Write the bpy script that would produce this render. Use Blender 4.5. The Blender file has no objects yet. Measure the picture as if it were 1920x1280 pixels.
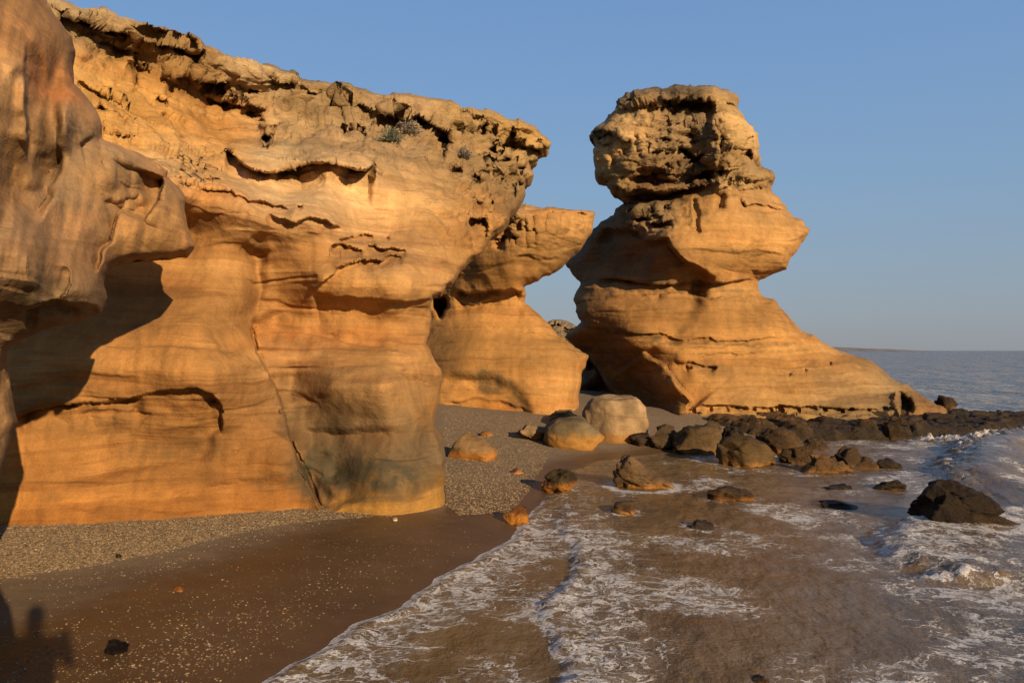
import bpy, math, random
import numpy as np

R = math.radians
F = 1493.0; CX, HY, CAMH = 960.0, 657.0, 2.6
SUN_AZ, SUN_EL = R(-30.5), R(16.5)          # light travels towards this azimuth (left of +Y), sun behind to the right
scene = bpy.context.scene
col = scene.collection

# ------------------------------------------------------------------ numpy noise
_rs = np.random.RandomState(7)
_perm = _rs.permutation(256).astype(np.int32); _perm = np.concatenate([_perm, _perm, _perm])
_g = _rs.normal(size=(256, 3)); _g /= np.linalg.norm(_g, axis=1)[:, None]; _g = (_g * 1.4).astype(np.float32)

def perlin(P):
    P = np.asarray(P, dtype=np.float32)
    i = np.floor(P).astype(np.int32); f = P - i; i &= 255
    u = f * f * f * (f * (f * 6 - 15) + 10)
    out = np.zeros(len(P), np.float32)
    for dx in (0, 1):
        wx = u[:, 0] if dx else 1 - u[:, 0]
        hx = _perm[i[:, 0] + dx]
        for dy in (0, 1):
            wy = u[:, 1] if dy else 1 - u[:, 1]
            hy = _perm[hx + i[:, 1] + dy]
            for dz in (0, 1):
                wz = u[:, 2] if dz else 1 - u[:, 2]
                g = _g[_perm[hy + i[:, 2] + dz] & 255]
                out += wx * wy * wz * (g[:, 0] * (f[:, 0] - dx) + g[:, 1] * (f[:, 1] - dy) + g[:, 2] * (f[:, 2] - dz))
    return out

def fbm(P, octv=4, lac=2.03, gain=.5, off=0.0):
    P = np.asarray(P, dtype=np.float32) + off
    a, s, o = 1.0, 0.0, np.zeros(len(P), np.float32)
    for k in range(octv):
        o += a * perlin(P); s += a; a *= gain; P = P * lac + 17.3
    return o / s

def ridged(P, octv=4, off=0.0):
    P = np.asarray(P, dtype=np.float32) + off
    a, s, o = 1.0, 0.0, np.zeros(len(P), np.float32)
    for k in range(octv):
        o += a * (1 - 2.2 * np.abs(perlin(P))); s += a; a *= .5; P = P * 2.1 + 11.7
    return o / s

def worley(P, off=0.0, facets=False):
    """distance to nearest and second-nearest feature point, and a cell value"""
    P = np.asarray(P, dtype=np.float32) + off
    b = np.floor(P).astype(np.int32)
    d1 = np.full(len(P), 9, np.float32); d2 = np.full(len(P), 9, np.float32); cv = np.zeros(len(P), np.float32); fc = np.zeros(len(P), np.float32)
    for dx in (-1, 0, 1):
        for dy in (-1, 0, 1):
            for dz in (-1, 0, 1):
                c = b + np.array([dx, dy, dz]); ci = c & 255
                h = _perm[_perm[_perm[ci[:, 0]] + ci[:, 1]] + ci[:, 2]]
                jx = _perm[h + 31] / 255.; jy = _perm[h + 67] / 255.; jz = _perm[h + 113] / 255.
                d = np.sqrt((c[:, 0] + jx - P[:, 0]) ** 2 + (c[:, 1] + jy - P[:, 1]) ** 2 + (c[:, 2] + jz - P[:, 2]) ** 2)
                nb = d < d1; gh = _g[h & 255]; pl = gh[:, 0] * (P[:, 0] - c[:, 0] - jx) + gh[:, 1] * (P[:, 1] - c[:, 1] - jy) + gh[:, 2] * (P[:, 2] - c[:, 2] - jz); fc = np.where(nb, pl, fc)
                d2 = np.where(nb, d1, np.minimum(d2, d)); cv = np.where(nb, h / 255., cv); d1 = np.where(nb, d, d1)
    return (d1, d2, cv, fc) if facets else (d1, d2, cv)

def sstep(a, b, x):
    t = np.clip((x - a) / (b - a), 0, 1); return t * t * (3 - 2 * t)

# ------------------------------------------------------------------ photo ray helpers
def ray(px, py, d):
    return np.stack([(px - CX) / F * d, d, CAMH + (HY - py) / F * d], -1)

def tps(pts):
    """smooth surface through scattered (x, y, value) controls"""
    pts = np.array(pts, float); X = pts[:, :2] / 300.; v = pts[:, 2]; n = len(pts)
    D = np.linalg.norm(X[:, None] - X[None], axis=2)
    K = np.where(D > 0, D * D * np.log(D + 1e-12), 0) + np.eye(n) * 2e-3
    A = np.zeros((n + 3, n + 3)); A[:n, :n] = K; A[:n, n] = 1; A[:n, n + 1:] = X; A[n, :n] = 1; A[n + 1:, :n] = X.T
    w = np.linalg.solve(A, np.concatenate([v, [0, 0, 0]]))
    def ev(px, py):
        Q = np.stack([px, py], -1) / 300.; o = w[n] + Q @ w[n + 1:]
        for k in range(n):
            r2 = (Q[:, 0] - X[k, 0]) ** 2 + (Q[:, 1] - X[k, 1]) ** 2
            o += w[k] * 0.5 * r2 * np.log(r2 + 1e-12)
        return o
    return ev

def seg_info(px, py, line):
    """nearest point on a polyline: distance, signed side (+ = below/right of a left-to-right line), parameter 0..1, foot"""
    L = np.array(line, float); seg = np.linalg.norm(L[1:] - L[:-1], axis=1); cum = np.concatenate([[0], np.cumsum(seg)]); tot = cum[-1]
    best = np.full(len(px), 1e9); side = np.ones(len(px)); par = np.zeros(len(px)); fx = np.array(px, float); fy = np.array(py, float)
    for k in range(len(L) - 1):
        a, b = L[k], L[k + 1]; e = b - a; ll = e @ e + 1e-9
        t = np.clip(((px - a[0]) * e[0] + (py - a[1]) * e[1]) / ll, 0, 1)
        qx, qy = a[0] + t * e[0], a[1] + t * e[1]; d = np.hypot(px - qx, py - qy)
        m = d < best - 1e-6
        cr = e[0] * (py - a[1]) - e[1] * (px - a[0])
        best = np.where(m, d, best); side = np.where(m, np.sign(cr + 1e-9), side)
        par = np.where(m, (cum[k] + t * seg[k]) / tot, par); fx = np.where(m, qx, fx); fy = np.where(m, qy, fy)
    return best, side, par, fx, fy

def inside(px, py, poly):
    P = np.array(poly, float); r = np.zeros(len(px), bool); j = len(P) - 1
    for i in range(len(P)):
        xi, yi = P[i]; xj, yj = P[j]
        if yi != yj:
            c = ((yi > py) != (yj > py)) & (px < (xj - xi) * (py - yi) / (yj - yi) + xi); r ^= c
        j = i
    return r

def rough_line(poly, amp, seed, closed=True):
    """subdivide an outline and jitter it fractally, so no edge stays ruler-straight"""
    rnd = random.Random(seed); P = [tuple(p) for p in poly]; a = amp
    for it in range(3):
        Q = []; n = len(P)
        for i in range(n if closed else n - 1):
            p, q = P[i], P[(i + 1) % n]; Q.append(p); L = math.hypot(q[0] - p[0], q[1] - p[1])
            if L > 7:
                nx, ny = -(q[1] - p[1]) / L, (q[0] - p[0]) / L; o = rnd.gauss(0, 1) * a * min(1, L / 30)
                Q.append(((p[0] + q[0]) / 2 + nx * o, (p[1] + q[1]) / 2 + ny * o))
        if not closed: Q.append(P[-1])
        P = Q; a *= .6
    return P

def add_ledge(px, py, D, line, amp, up, dn, soft=2.0, taper=.12):
    """rock above the line juts out by about amp metres, rock below is hollowed; fades over up / dn pixels"""
    L = np.array(line, float); m = 3.2 * max(up, dn)
    sel = np.where((px > L[:, 0].min() - m) & (px < L[:, 0].max() + m) & (py > L[:, 1].min() - m) & (py < L[:, 1].max() + m))[0]
    if not len(sel): return
    wx, wy = px[sel], py[sel]; q3 = np.stack([wx * .05, wy * .05, wx * 0], -1)
    d, s, t, _, _ = seg_info(wx + 2.5 * perlin(q3 + 3), wy + 3 * perlin(q3 + 9) + 1.6 * perlin(q3 * 3.1), rough_line(line, 3.4 if max(up, dn) < 30 else 1.2, int(L[0, 0] * 7 + L[0, 1]), False))
    ch = L[-1] - L[0]; t = np.clip(((px[sel] - L[0, 0]) * ch[0] + (py[sel] - L[0, 1]) * ch[1]) / (ch @ ch), 0, 1)
    amp = amp * np.clip(1.0 + .8 * perlin(q3 * .6 + 5), .5, 1.4)
    tp = sstep(0, taper, t) * sstep(0, taper, 1 - t) if taper > 0 else sstep(0, .01, t) * sstep(0, .01, 1 - t)
    sd = d * s
    v = np.where(sd > 0, np.exp(-(sd / dn) ** 1.5), -np.exp(-(-sd / up) ** 1.5))
    blend = sstep(-soft, soft, sd); v = blend * np.exp(-(np.maximum(sd, 0) / (dn * 1.2)) ** 1.3) * .75 - (1 - blend) * np.exp(-(np.maximum(-sd, 0) / (up * 1.5)) ** 1.2) * .25
    D[sel] += amp * v * tp

def add_groove(px, py, D, line, amp, w, taper=.15):
    L = np.array(line, float); m = 3 * w
    sel = np.where((px > L[:, 0].min() - m) & (px < L[:, 0].max() + m) & (py > L[:, 1].min() - m) & (py < L[:, 1].max() + m))[0]
    if not len(sel): return
    d, s, t, _, _ = seg_info(px[sel], py[sel], rough_line(line, 1.5, int(L[0, 0] * 3 + L[0, 1]), False))
    D[sel] += amp * np.exp(-(d / w) ** 2) * sstep(0, taper, t) * sstep(0, taper, 1 - t)

def add_pit(px, py, D, x, y, rx, ry, amp, rot=0, hard=.5):
    m = 2 * max(rx, ry); sel = np.where((np.abs(px - x) < m) & (np.abs(py - y) < m))[0]
    if not len(sel): return
    c, s = math.cos(R(rot)), math.sin(R(rot)); u = (px[sel] - x); v = (py[sel] - y)
    a, b = (u * c + v * s) / rx, (-u * s + v * c) / ry
    th = np.arctan2(b, a); r = np.hypot(a, b) / (1 + .16 * np.sin(3 * th + x) + .1 * np.sin(5 * th + y))
    D[sel] += amp * (1 - sstep(hard, 1.15, r))

def blend_vals(px, py, pts, nv):
    """smooth normalised blend of values given at photo points (x, y, radius, v...)"""
    W = np.full(len(px), 1e-5); V = np.zeros((len(px), nv)); m = np.mean([p[3:3 + nv] for p in pts], axis=0); V += 1e-5 * m
    for p in pts:
        w = np.exp(-((px - p[0]) ** 2 + (py - p[1]) ** 2) / (p[2] ** 2)); W += w; V += w[:, None] * np.array(p[3:3 + nv])
    return V / W[:, None]

# ------------------------------------------------------------------ mesh helpers
def mesh_obj(name, V, Fc, mat, parent=None, attrs=None, smooth=True, tri=False):
    me = bpy.data.meshes.new(name); V = np.asarray(V, np.float32); Fc = np.asarray(Fc, np.int32)
    nf, k = Fc.shape
    me.vertices.add(len(V)); me.vertices.foreach_set('co', V.ravel())
    me.loops.add(nf * k); me.loops.foreach_set('vertex_index', Fc.ravel())
    me.polygons.add(nf); me.polygons.foreach_set('loop_start', np.arange(nf, dtype=np.int32) * k)
    me.polygons.foreach_set('use_smooth', np.full(nf, smooth))
    me.update(calc_edges=True); me.validate()
    for an, av in (attrs or {}).items():
        if av.ndim == 2:
            a = me.attributes.new(an, 'FLOAT_COLOR', 'POINT')
            c = np.ones((len(V), 4), np.float32); c[:, :3] = av; a.data.foreach_set('color', c.ravel())
        else:
            a = me.attributes.new(an, 'FLOAT', 'POINT'); a.data.foreach_set('value', av.astype(np.float32).ravel())
    me.materials.append(mat)
    o = bpy.data.objects.new(name, me); col.objects.link(o)
    if parent is not None: o.parent = parent
    return o

def tag(o, label=None, cat=None, group=None, kind=None):
    if label: o['label'] = label
    if cat: o['category'] = cat
    if group: o['group'] = group
    if kind: o['kind'] = kind
    return o

def empty(name, loc=(0, 0, 0)):
    o = bpy.data.objects.new(name, None); o.location = loc; col.objects.link(o); return o

def vnormals(V, Fc):
    a, b, c, d = (V[Fc[:, i]] for i in range(4)); n = np.cross(c - a, d - b)
    N = np.zeros_like(V)
    for i in range(4):
        for k in range(3): N[:, k] += np.bincount(Fc[:, i], n[:, k], len(V))
    return N / (np.linalg.norm(N, axis=1)[:, None] + 1e-9)

# ------------------------------------------------------------------ rock relief displaced in world space
def rock_disp(P, rough, strata):
    """metres pushed out along the normal: flowing bedding on the smooth rock, broken blocks and holes on the rough"""
    x, y, z = P[:, 0], P[:, 1], P[:, 2]
    warp = fbm(P * .35, 2, off=3.)
    zz = z + .05 * x + .35 * warp
    bed = np.stack([x * .25, y * .25, zz * 7.], -1)
    o = .10 * fbm(P * np.array([.5, .5, .8]), 3, off=9.)
    o += strata * .16 * sstep(-.1, .3, fbm(P * .3, 2, off=91)) * (.3 - np.abs(perlin(P * np.array([.55, .55, 1.0]) + .4 * fbm(P * .9, 2, off=13)[:, None] + 5)))
    o += strata * (.006 + .026 * sstep(0, .35, fbm(P * .6, 2, off=33))) * (fbm(bed, 3) + .4 * perlin(np.stack([x * .6, y * .6, zz * 19.], -1)))
    cut = ridged(np.stack([x * .22, y * .22, zz * 1.5], -1), 2, off=51); o -= strata * .035 * sstep(.78, .95, cut)
    o += .007 * fbm(P * 5, 3) + strata * .035 * sstep(0, .3, fbm(P * .5, 2, off=90)) * fbm(np.stack([x * 3.0, y * 3.0, z * .35], -1), 2)
    sel = np.where(rough > .03)[0]
    if len(sel):
        Q = P[sel]; r = rough[sel]; zq = zz[sel]
        W = Q * np.array([1.5, 1.5, 3.6]) + .35 * np.stack([fbm(Q * 1.7, 2, off=1), fbm(Q * 1.7, 2, off=5), fbm(Q * 1.7, 2, off=8)], -1)
        d1, d2, cv, fc = worley(W, facets=True)
        W2 = Q * np.array([.8, .8, 2.4]) + .25 * fbm(Q * 1.3, 2, off=71)[:, None]; a1, a2, av, af = worley(W2, off=11., facets=True)
        blk = ((cv - .5) * .16 + .13 * fc) * sstep(0, .05, d2 - d1) - .03 * (1 - sstep(0, .05, d2 - d1)) + ((av - .5) * .30 + .22 * af) * sstep(0, .03, a2 - a1)
        lay = np.stack([Q[:, 0] * .5, Q[:, 1] * .5, zq * 3.2], -1); lv = ridged(lay, 3, off=4)
        o2 = .55 * blk + .10 * (lv - .35) + .025 * ridged(Q * np.array([2.2, 2.2, 5.5]), 4, off=2)
        zb1 = zq * 2.3 + .5 * fbm(Q * .8, 2, off=44); l1 = np.floor(zb1); f1 = zb1 - l1
        p1 = perlin(np.stack([Q[:, 0] * .8 + l1 * 3.7, Q[:, 1] * .8, l1 * 5.31 + .37], -1)) + .6 * perlin(np.stack([Q[:, 0] * 2.6, Q[:, 1] * 2.6, l1 * 9.1 + .37], -1))
        zb2 = zq * 8.5 + .7 * fbm(Q * 1.4, 2, off=47); l2 = np.floor(zb2); f2 = zb2 - l2
        p2 = perlin(np.stack([Q[:, 0] * 1.6 + l2 * 2.3, Q[:, 1] * 1.6, l2 * 7.77 + .37], -1))
        o2 += .36 * p1 + .10 * (f1 - .5) * (p1 > -.1) + .10 * p2 + .035 * (f2 - .5)
        e1, _, ev = worley(Q * np.array([3.2, 3.2, 4.6]), off=31.)
        hole = (ev > .68) * (1 - sstep(.12, .36, e1)); zone = sstep(-.02, .15, fbm(Q * .7, 2, off=22))
        o2 -= .22 * hole * zone
        o2 += .016 * fbm(Q * 9, 3)
        o[sel] += r * o2 * 1.15
    return o

def relief(name, outline, pts, mat, ledges=(), grooves=(), pits=(), tints=(), roughs=(), stains=(), step=2.0,
           edge=None, curl_px=26, curl_m=.5, thick=3.0, thick_px=140, seed=1, outline_amp=2.2, strata=1.0, parent=None, ground=99999, dscale=1.0, tgain=(.51, .425, .295), flute=.0):
    """A solid rock: its face is built where it stands (metres from the camera at traced points), its back is a real thickness away."""
    O = rough_line(outline, outline_amp, seed); A = np.array(O)
    x0, y0 = A.min(0) - step; x1, y1 = A.max(0) + step
    gx = np.arange(x0, x1 + step, step); gy = np.arange(y0, y1 + step, step); nx, ny = len(gx), len(gy)
    PX, PY = np.meshgrid(gx, gy); px, py = PX.ravel(), PY.ravel()
    ins = inside(px, py, O); I = ins.reshape(ny, nx)
    q = I[:-1, :-1] | I[1:, :-1] | I[:-1, 1:] | I[1:, 1:]
    idx = np.arange(nx * ny).reshape(ny, nx)
    Q = np.stack([idx[:-1, :-1], idx[1:, :-1], idx[1:, 1:], idx[:-1, 1:]], -1)[q]
    used = np.unique(Q); re = np.full(nx * ny, -1); re[used] = np.arange(len(used)); Q = re[Q]
    px, py, ins = px[used].copy(), py[used].copy(), ins[used]
    dist, _, _, fx, fy = seg_info(px, py, O + [O[0]])
    px[~ins] = fx[~ins]; py[~ins] = fy[~ins]; dist[~ins] = 0
    D = tps(pts)(px, py)
    if flute:
        q0 = np.stack([px + .15 * py, py, px * 0], -1); D += flute * (perlin(q0 * np.array([.022, .006, 1]) + 5) + .5 * perlin(q0 * np.array([.06, .013, 1]) + 9)) + flute * .5 * perlin(q0 * np.array([.02, .02, 1]) + 33)
    for l in ledges: add_ledge(px, py, D, *l)
    for g in grooves: add_groove(px, py, D, *g)
    for p in pits: add_pit(px, py, D, *p)
    t = np.clip(dist / curl_px, 0, 1); D += curl_m * (1 - np.sqrt(1 - (1 - t) ** 2))
    V = ray(px, py, D)
    # back of the rock: pushed away horizontally, thickness growing inwards from the silhouette
    h = V[:, :2] / np.linalg.norm(V[:, :2], axis=1)[:, None]
    t = np.clip(dist / thick_px, 0, 1); T = thick * np.sqrt(1 - (1 - t) ** 2)
    B = V.copy(); B[:, :2] += h * T[:, None]
    edgev = ~ins; n = len(V); bi = np.where(edgev, np.arange(n), np.arange(n) + n)
    allV = np.concatenate([V, B]); Qb = bi[Q][:, ::-1]
    allF = np.concatenate([Q, Qb])
    bad = (np.array([len(set(f)) for f in Qb[:0]]) if 0 else None)
    keep = np.ones(len(allF), bool); same = np.all(edgev[Q], axis=1); keep[len(Q):] = ~same
    allF = allF[keep]
    used = np.unique(allF); re = np.full(len(allV), -1); re[used] = np.arange(len(used)); allF = re[allF]
    PXY = np.concatenate([np.stack([px, py], -1)] * 2)[used]; allV = allV[used]
    front = used < n
    ro = np.clip(blend_vals(PXY[:, 0], PXY[:, 1], roughs, 1)[:, 0], 0, 1) if roughs else np.zeros(len(allV))
    ti = blend_vals(PXY[:, 0], PXY[:, 1], tints, 3) * np.array(tgain)
    N = vnormals(allV, allF)
    if np.mean(N[:, 1] * front) > 0: allF = allF[:, ::-1]; N = -N
    ed = np.concatenate([dist, dist])[used]; base = allV.copy(); o = rock_disp(base, ro * (.30 + .70 * sstep(0, 26, ed)), strata) * dscale
    rd = base - np.array([0, 0, CAMH]); rd /= np.linalg.norm(rd, axis=1)[:, None]; graz = np.abs((N * rd).sum(1)); o = o * (.12 + .88 * sstep(.05, .30, graz))
    allV = allV + N * (o * np.where(PXY[:, 1] > ground, .3, 1))[:, None]
    sv = np.zeros(len(allV))
    for (x, y, rx, ry, a, rot) in stains:      # wet algae, weather stains, and painted shade in some recesses and flanks
        c, s = math.cos(R(rot)), math.sin(R(rot)); u, v = PXY[:, 0] - x, PXY[:, 1] - y
        r = np.hypot((u * c + v * s) / rx, (-u * s + v * c) / ry) + .8 * fbm(base * 1.6, 4, off=12)
        sv = np.maximum(sv, a * (1 - sstep(.55, 1.15, r)))
    return mesh_obj(name, allV, allF, mat, parent, dict(tint=ti, rough=ro, stain=sv))

# ------------------------------------------------------------------ node helpers
class NT:
    def __init__(s, m):
        m.use_nodes = True; s.t = m.node_tree; s.t.nodes.clear()
    def n(s, ty, **kw):
        nd = s.t.nodes.new(ty); ins = kw.pop('ins', {})
        for k, v in kw.items(): setattr(nd, k, v)
        for k, v in ins.items():
            if isinstance(v, bpy.types.NodeSocket): s.t.links.new(v, nd.inputs[k])
            else: nd.inputs[k].default_value = v
        return nd
    def math(s, op, a, b=0.0, c=0.0, clamp=False):
        nd = s.n('ShaderNodeMath', operation=op, use_clamp=clamp)
        for i, v in enumerate((a, b, c)):
            if isinstance(v, bpy.types.NodeSocket): s.t.links.new(v, nd.inputs[i])
            else: nd.inputs[i].default_value = v
        return nd.outputs[0]
    def noise(s, vec, scale, detail=4, rough=.5, dist=0, out=0, lac=2.0):
        return s.n('ShaderNodeTexNoise', ins={'Vector': vec, 'Scale': scale, 'Detail': detail, 'Roughness': rough, 'Distortion': dist, 'Lacunarity': lac}).outputs[out]
    def map(s, vec, scale=(1, 1, 1), rot=(0, 0, 0), loc=(0, 0, 0)):
        return s.n('ShaderNodeMapping', ins={'Vector': vec, 'Scale': scale, 'Rotation': rot, 'Location': loc}).outputs[0]
    def rng(s, v, a, b, c=0., d=1., smooth=False):
        return s.n('ShaderNodeMapRange', interpolation_type='SMOOTHSTEP' if smooth else 'LINEAR', ins={'Value': v, 'From Min': a, 'From Max': b, 'To Min': c, 'To Max': d}).outputs[0]
    def mix(s, f, a, b, mode='MIX'):
        nd = s.n('ShaderNodeMix', data_type='RGBA', blend_type=mode)
        for i, v in ((0, f), (6, a), (7, b)):
            if isinstance(v, bpy.types.NodeSocket): s.t.links.new(v, nd.inputs[i])
            else: nd.inputs[i].default_value = v if i == 0 else (tuple(v) + (1,) if len(v) == 3 else v)
        return nd.outputs[2]
    def grey(s, v):
        return s.n('ShaderNodeCombineColor', ins={0: v, 1: v, 2: v}).outputs[0]
    def bump(s, h, strength, dist, normal=None):
        i = {'Height': h, 'Strength': strength, 'Distance': dist}
        if normal is not None: i['Normal'] = normal
        return s.n('ShaderNodeBump', ins=i).outputs[0]
    def out(s, bsdf):
        s.n('ShaderNodeOutputMaterial', ins={'Surface': bsdf})

def rock_material(name, grain=1.0, wet=False, contrast=1.0):
    m = bpy.data.materials.new(name); N = NT(m)
    co = N.n('ShaderNodeTexCoord').outputs['Object']
    tint = N.n('ShaderNodeAttribute', attribute_name='tint').outputs['Color']
    ro = N.n('ShaderNodeAttribute', attribute_name='rough').outputs['Fac']
    st = N.n('ShaderNodeAttribute', attribute_name='stain').outputs['Fac']
    # gently dipping beds, warped
    wv = N.noise(N.map(co, (.35, .35, .5)), 1.0, 3, out=1)
    wco = N.n('ShaderNodeVectorMath', operation='MULTIPLY_ADD', ins={0: wv, 1: (.7, .7, .55), 2: co}).outputs[0]
    b1 = N.noise(N.map(wco, (.18, .18, 3.4), (0, R(2.5), 0)), 1.0, 5, .6)
    b2 = N.noise(N.map(wco, (.35, .35, 17.), (0, R(3), 0)), 1.0, 3, .55)
    b3 = N.noise(N.map(wco, (.15, .15, 1.1), (0, R(2), 0), (4, 2, 7)), 1.0, 3, .5)
    blot = N.noise(co, .9, 5, .6); grainn = N.noise(co, 38, 3, .7); mott = N.noise(co, 6, 4, .65)
    drip = N.noise(N.map(co, (2.4, 2.4, .22)), 1.0, 3, .5)
    f1 = N.rng(b1, .35, .68, 1 - .09 * contrast, 1 + .07 * contrast)
    f2 = N.rng(b2, .35, .65, 1 - .035 * contrast, 1 + .03 * contrast)
    f3 = N.rng(blot, .3, .7, .84, 1.13); f4 = N.rng(grainn, .3, .7, .84, 1.14); f5 = N.rng(mott, .35, .68, .88, 1.09); f6 = N.rng(drip, .3, .7, .86, 1.10)
    f7 = N.rng(N.noise(N.map(wco, (.10, .10, .85), (0, R(2), 0), (1, 5, 2)), 1.0, 2, .4), .38, .62, .80, 1.16, True); v = N.math('MULTIPLY', f1, f7)
    for f in (f2, f3, f4, f5, f6): v = N.math('MULTIPLY', v, f)
    c = N.mix(1.0, tint, N.grey(v), 'MULTIPLY')
    # iron-red beds and pale beds
    b4 = N.noise(N.map(wco, (.10, .10, 2.3), (0, R(2.5), 0), (3, 9, 6)), 1.0, 3, .55); smoo = N.math('SUBTRACT', 1, N.math('MULTIPLY', ro, .8))
    c = N.mix(N.math('MULTIPLY', N.rng(b4, .575, .605, 0, .42 * contrast, True), smoo), c, N.mix(1, c, (.66, .58, .50), 'MULTIPLY'))
    c = N.mix(N.math('MULTIPLY', N.rng(b4, .43, .40, 0, .40 * contrast, True), smoo), c, N.mix(1, c, (1.22, 1.25, 1.30), 'MULTIPLY'))
    b5 = N.noise(N.map(wco, (.12, .12, 7.5), (0, R(2.5), 0), (8, 2, 4)), 1.0, 2, .5)
    c = N.mix(N.math('MULTIPLY', N.math('MULTIPLY', N.rng(b5, .62, .65, 0, .45 * contrast, True), N.rng(blot, .4, .6, .2, 1)), smoo), c, N.mix(1, c, (.62, .52, .42), 'MULTIPLY'))
    c = N.mix(N.math('MULTIPLY', N.rng(b3, .56, .72, 0, .42, True), N.math('SUBTRACT', 1, N.math('MULTIPLY', ro, .6))), c, N.mix(1, c, (1.12, .78, .55), 'MULTIPLY'))
    c = N.mix(N.rng(N.noise(N.map(wco, (.3, .3, 2.4), (0, 0, 0), (9, 3, 1)), 1, 4, .6), .58, .74, 0, .3, True), c, N.mix(1, c, (1.10, 1.12, 1.22), 'MULTIPLY'))
    red = N.rng(N.noise(N.map(co, (1.6, 1.6, .8), (0, 0, 0), (2, 8, 5)), 1.3, 4, .65), .66, .74, 0, .35, True)
    c = N.mix(red, c, N.mix(1, c, (1.15, .62, .38), 'MULTIPLY'))
    # grey-brown lichen and crust on the rough, weathered rock
    lich = N.math('MULTIPLY', N.rng(N.noise(N.map(co, (1, 1, 1.6), (0, 0, 0), (5, 5, 5)), 1.6, 6, .68), .50, .66, 0, .26, True), ro)
    c = N.mix(lich, c, (.16, .105, .055))
    dk = N.math('MULTIPLY', N.rng(N.noise(co, 4.2, 5, .7), .60, .74, 0, .20, True), ro)
    c = N.mix(dk, c, (.06, .038, .022))
    # algae / tide stain, and the shade painted with the same marks
    sm = N.math('MULTIPLY', st, N.rng(N.noise(co, 3.2, 6, .7), .36, .56, .25, 1., True), clamp=True)
    c = N.mix(sm, c, N.mix(N.noise(co, 2.1, 3), (.032, .024, .011), (.075, .054, .024)))
    h = N.math('MULTIPLY', b2, .28); h = N.math('MULTIPLY_ADD', grainn, .10, h); h = N.math('MULTIPLY_ADD', mott, .5, h)
    rh = N.noise(N.map(co, (1, 1, 1.7)), 7.0, 8, .72)
    h = N.math('MULTIPLY_ADD', rh, N.math('MULTIPLY', ro, 2.2), h)
    v2 = N.n('ShaderNodeTexVoronoi', feature='F1', ins={'Vector': N.map(wco, (1, 1, 1.8)), 'Scale': 5.5}).outputs['Distance']
    h = N.math('MULTIPLY_ADD', N.rng(v2, .05, .3, -1, 0, True), N.math('MULTIPLY', ro, .55), h)
    bmp = N.bump(h, .55 * grain, .05)
    p = N.n('ShaderNodeBsdfPrincipled', ins={'Base Color': c, 'Normal': bmp, 'Roughness': .88, 'Specular IOR Level': .2})
    if wet:
        z = N.n('ShaderNodeSeparateXYZ', ins={0: N.n('ShaderNodeNewGeometry').outputs['Position']}).outputs[2]
        N.t.links.new(N.rng(z, .1, .9, .5, .85), p.inputs['Roughness']); p.inputs['Specular IOR Level'].default_value = .15
    N.out(p.outputs[0]); return m

ROCK = rock_material('sandstone', 1.7, contrast=1.25)
ROCK_A = rock_material('outcrop_sandstone', 1.5, contrast=.9)  # near outcrop's sandstone: softer bump and weaker bed contrast
WETROCK = rock_material('wet_rock', 2.6, wet=True, contrast=.5)

# palette (albedo)
OCH = (.56, .315, .115); PALE = (.72, .50, .285); ORG = (.52, .245, .060); GREY = (.40, .29, .18); BEI = (.70, .53, .33)
TAN = (.46, .31, .18); BRN = (.33, .19, .085)

# ================================================================== MAIN CLIFF
M_out = [(-120, -40), (60, -30), (85, -5), (120, 4), (165, 15), (205, 18), (215, 23), (240, 32), (262, 40), (300, 50), (330, 57), (352, 64), (378, 75), (383, 84), (400, 88), (413, 96), (417, 104),
  (440, 111), (490, 124), (535, 138), (556, 143), (560, 151), (592, 153), (640, 158), (672, 165), (690, 171), (726, 177), (742, 176), (778, 179), (838, 190), (860, 196), (866, 204), (900, 206), (930, 210), (958, 224),
  (985, 228), (1003, 237), (1012, 250), (1028, 262), (1031, 270), (1027, 276), (1012, 279), (1007, 297), (990, 302), (995, 316), (1001, 328), (993, 335), (985, 338), (984, 352), (980, 372), (975, 382), (957, 398),
  (943, 424), (915, 452), (882, 485), (862, 508), (848, 530), (830, 546), (812, 556), (808, 575), (806, 620), (799, 645), (812, 668), (826, 690), (828, 722), (823, 755), (815, 785), (822, 810), (834, 845), (835, 905), (836, 943), (838, 975), (-120, 1010)]
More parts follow.
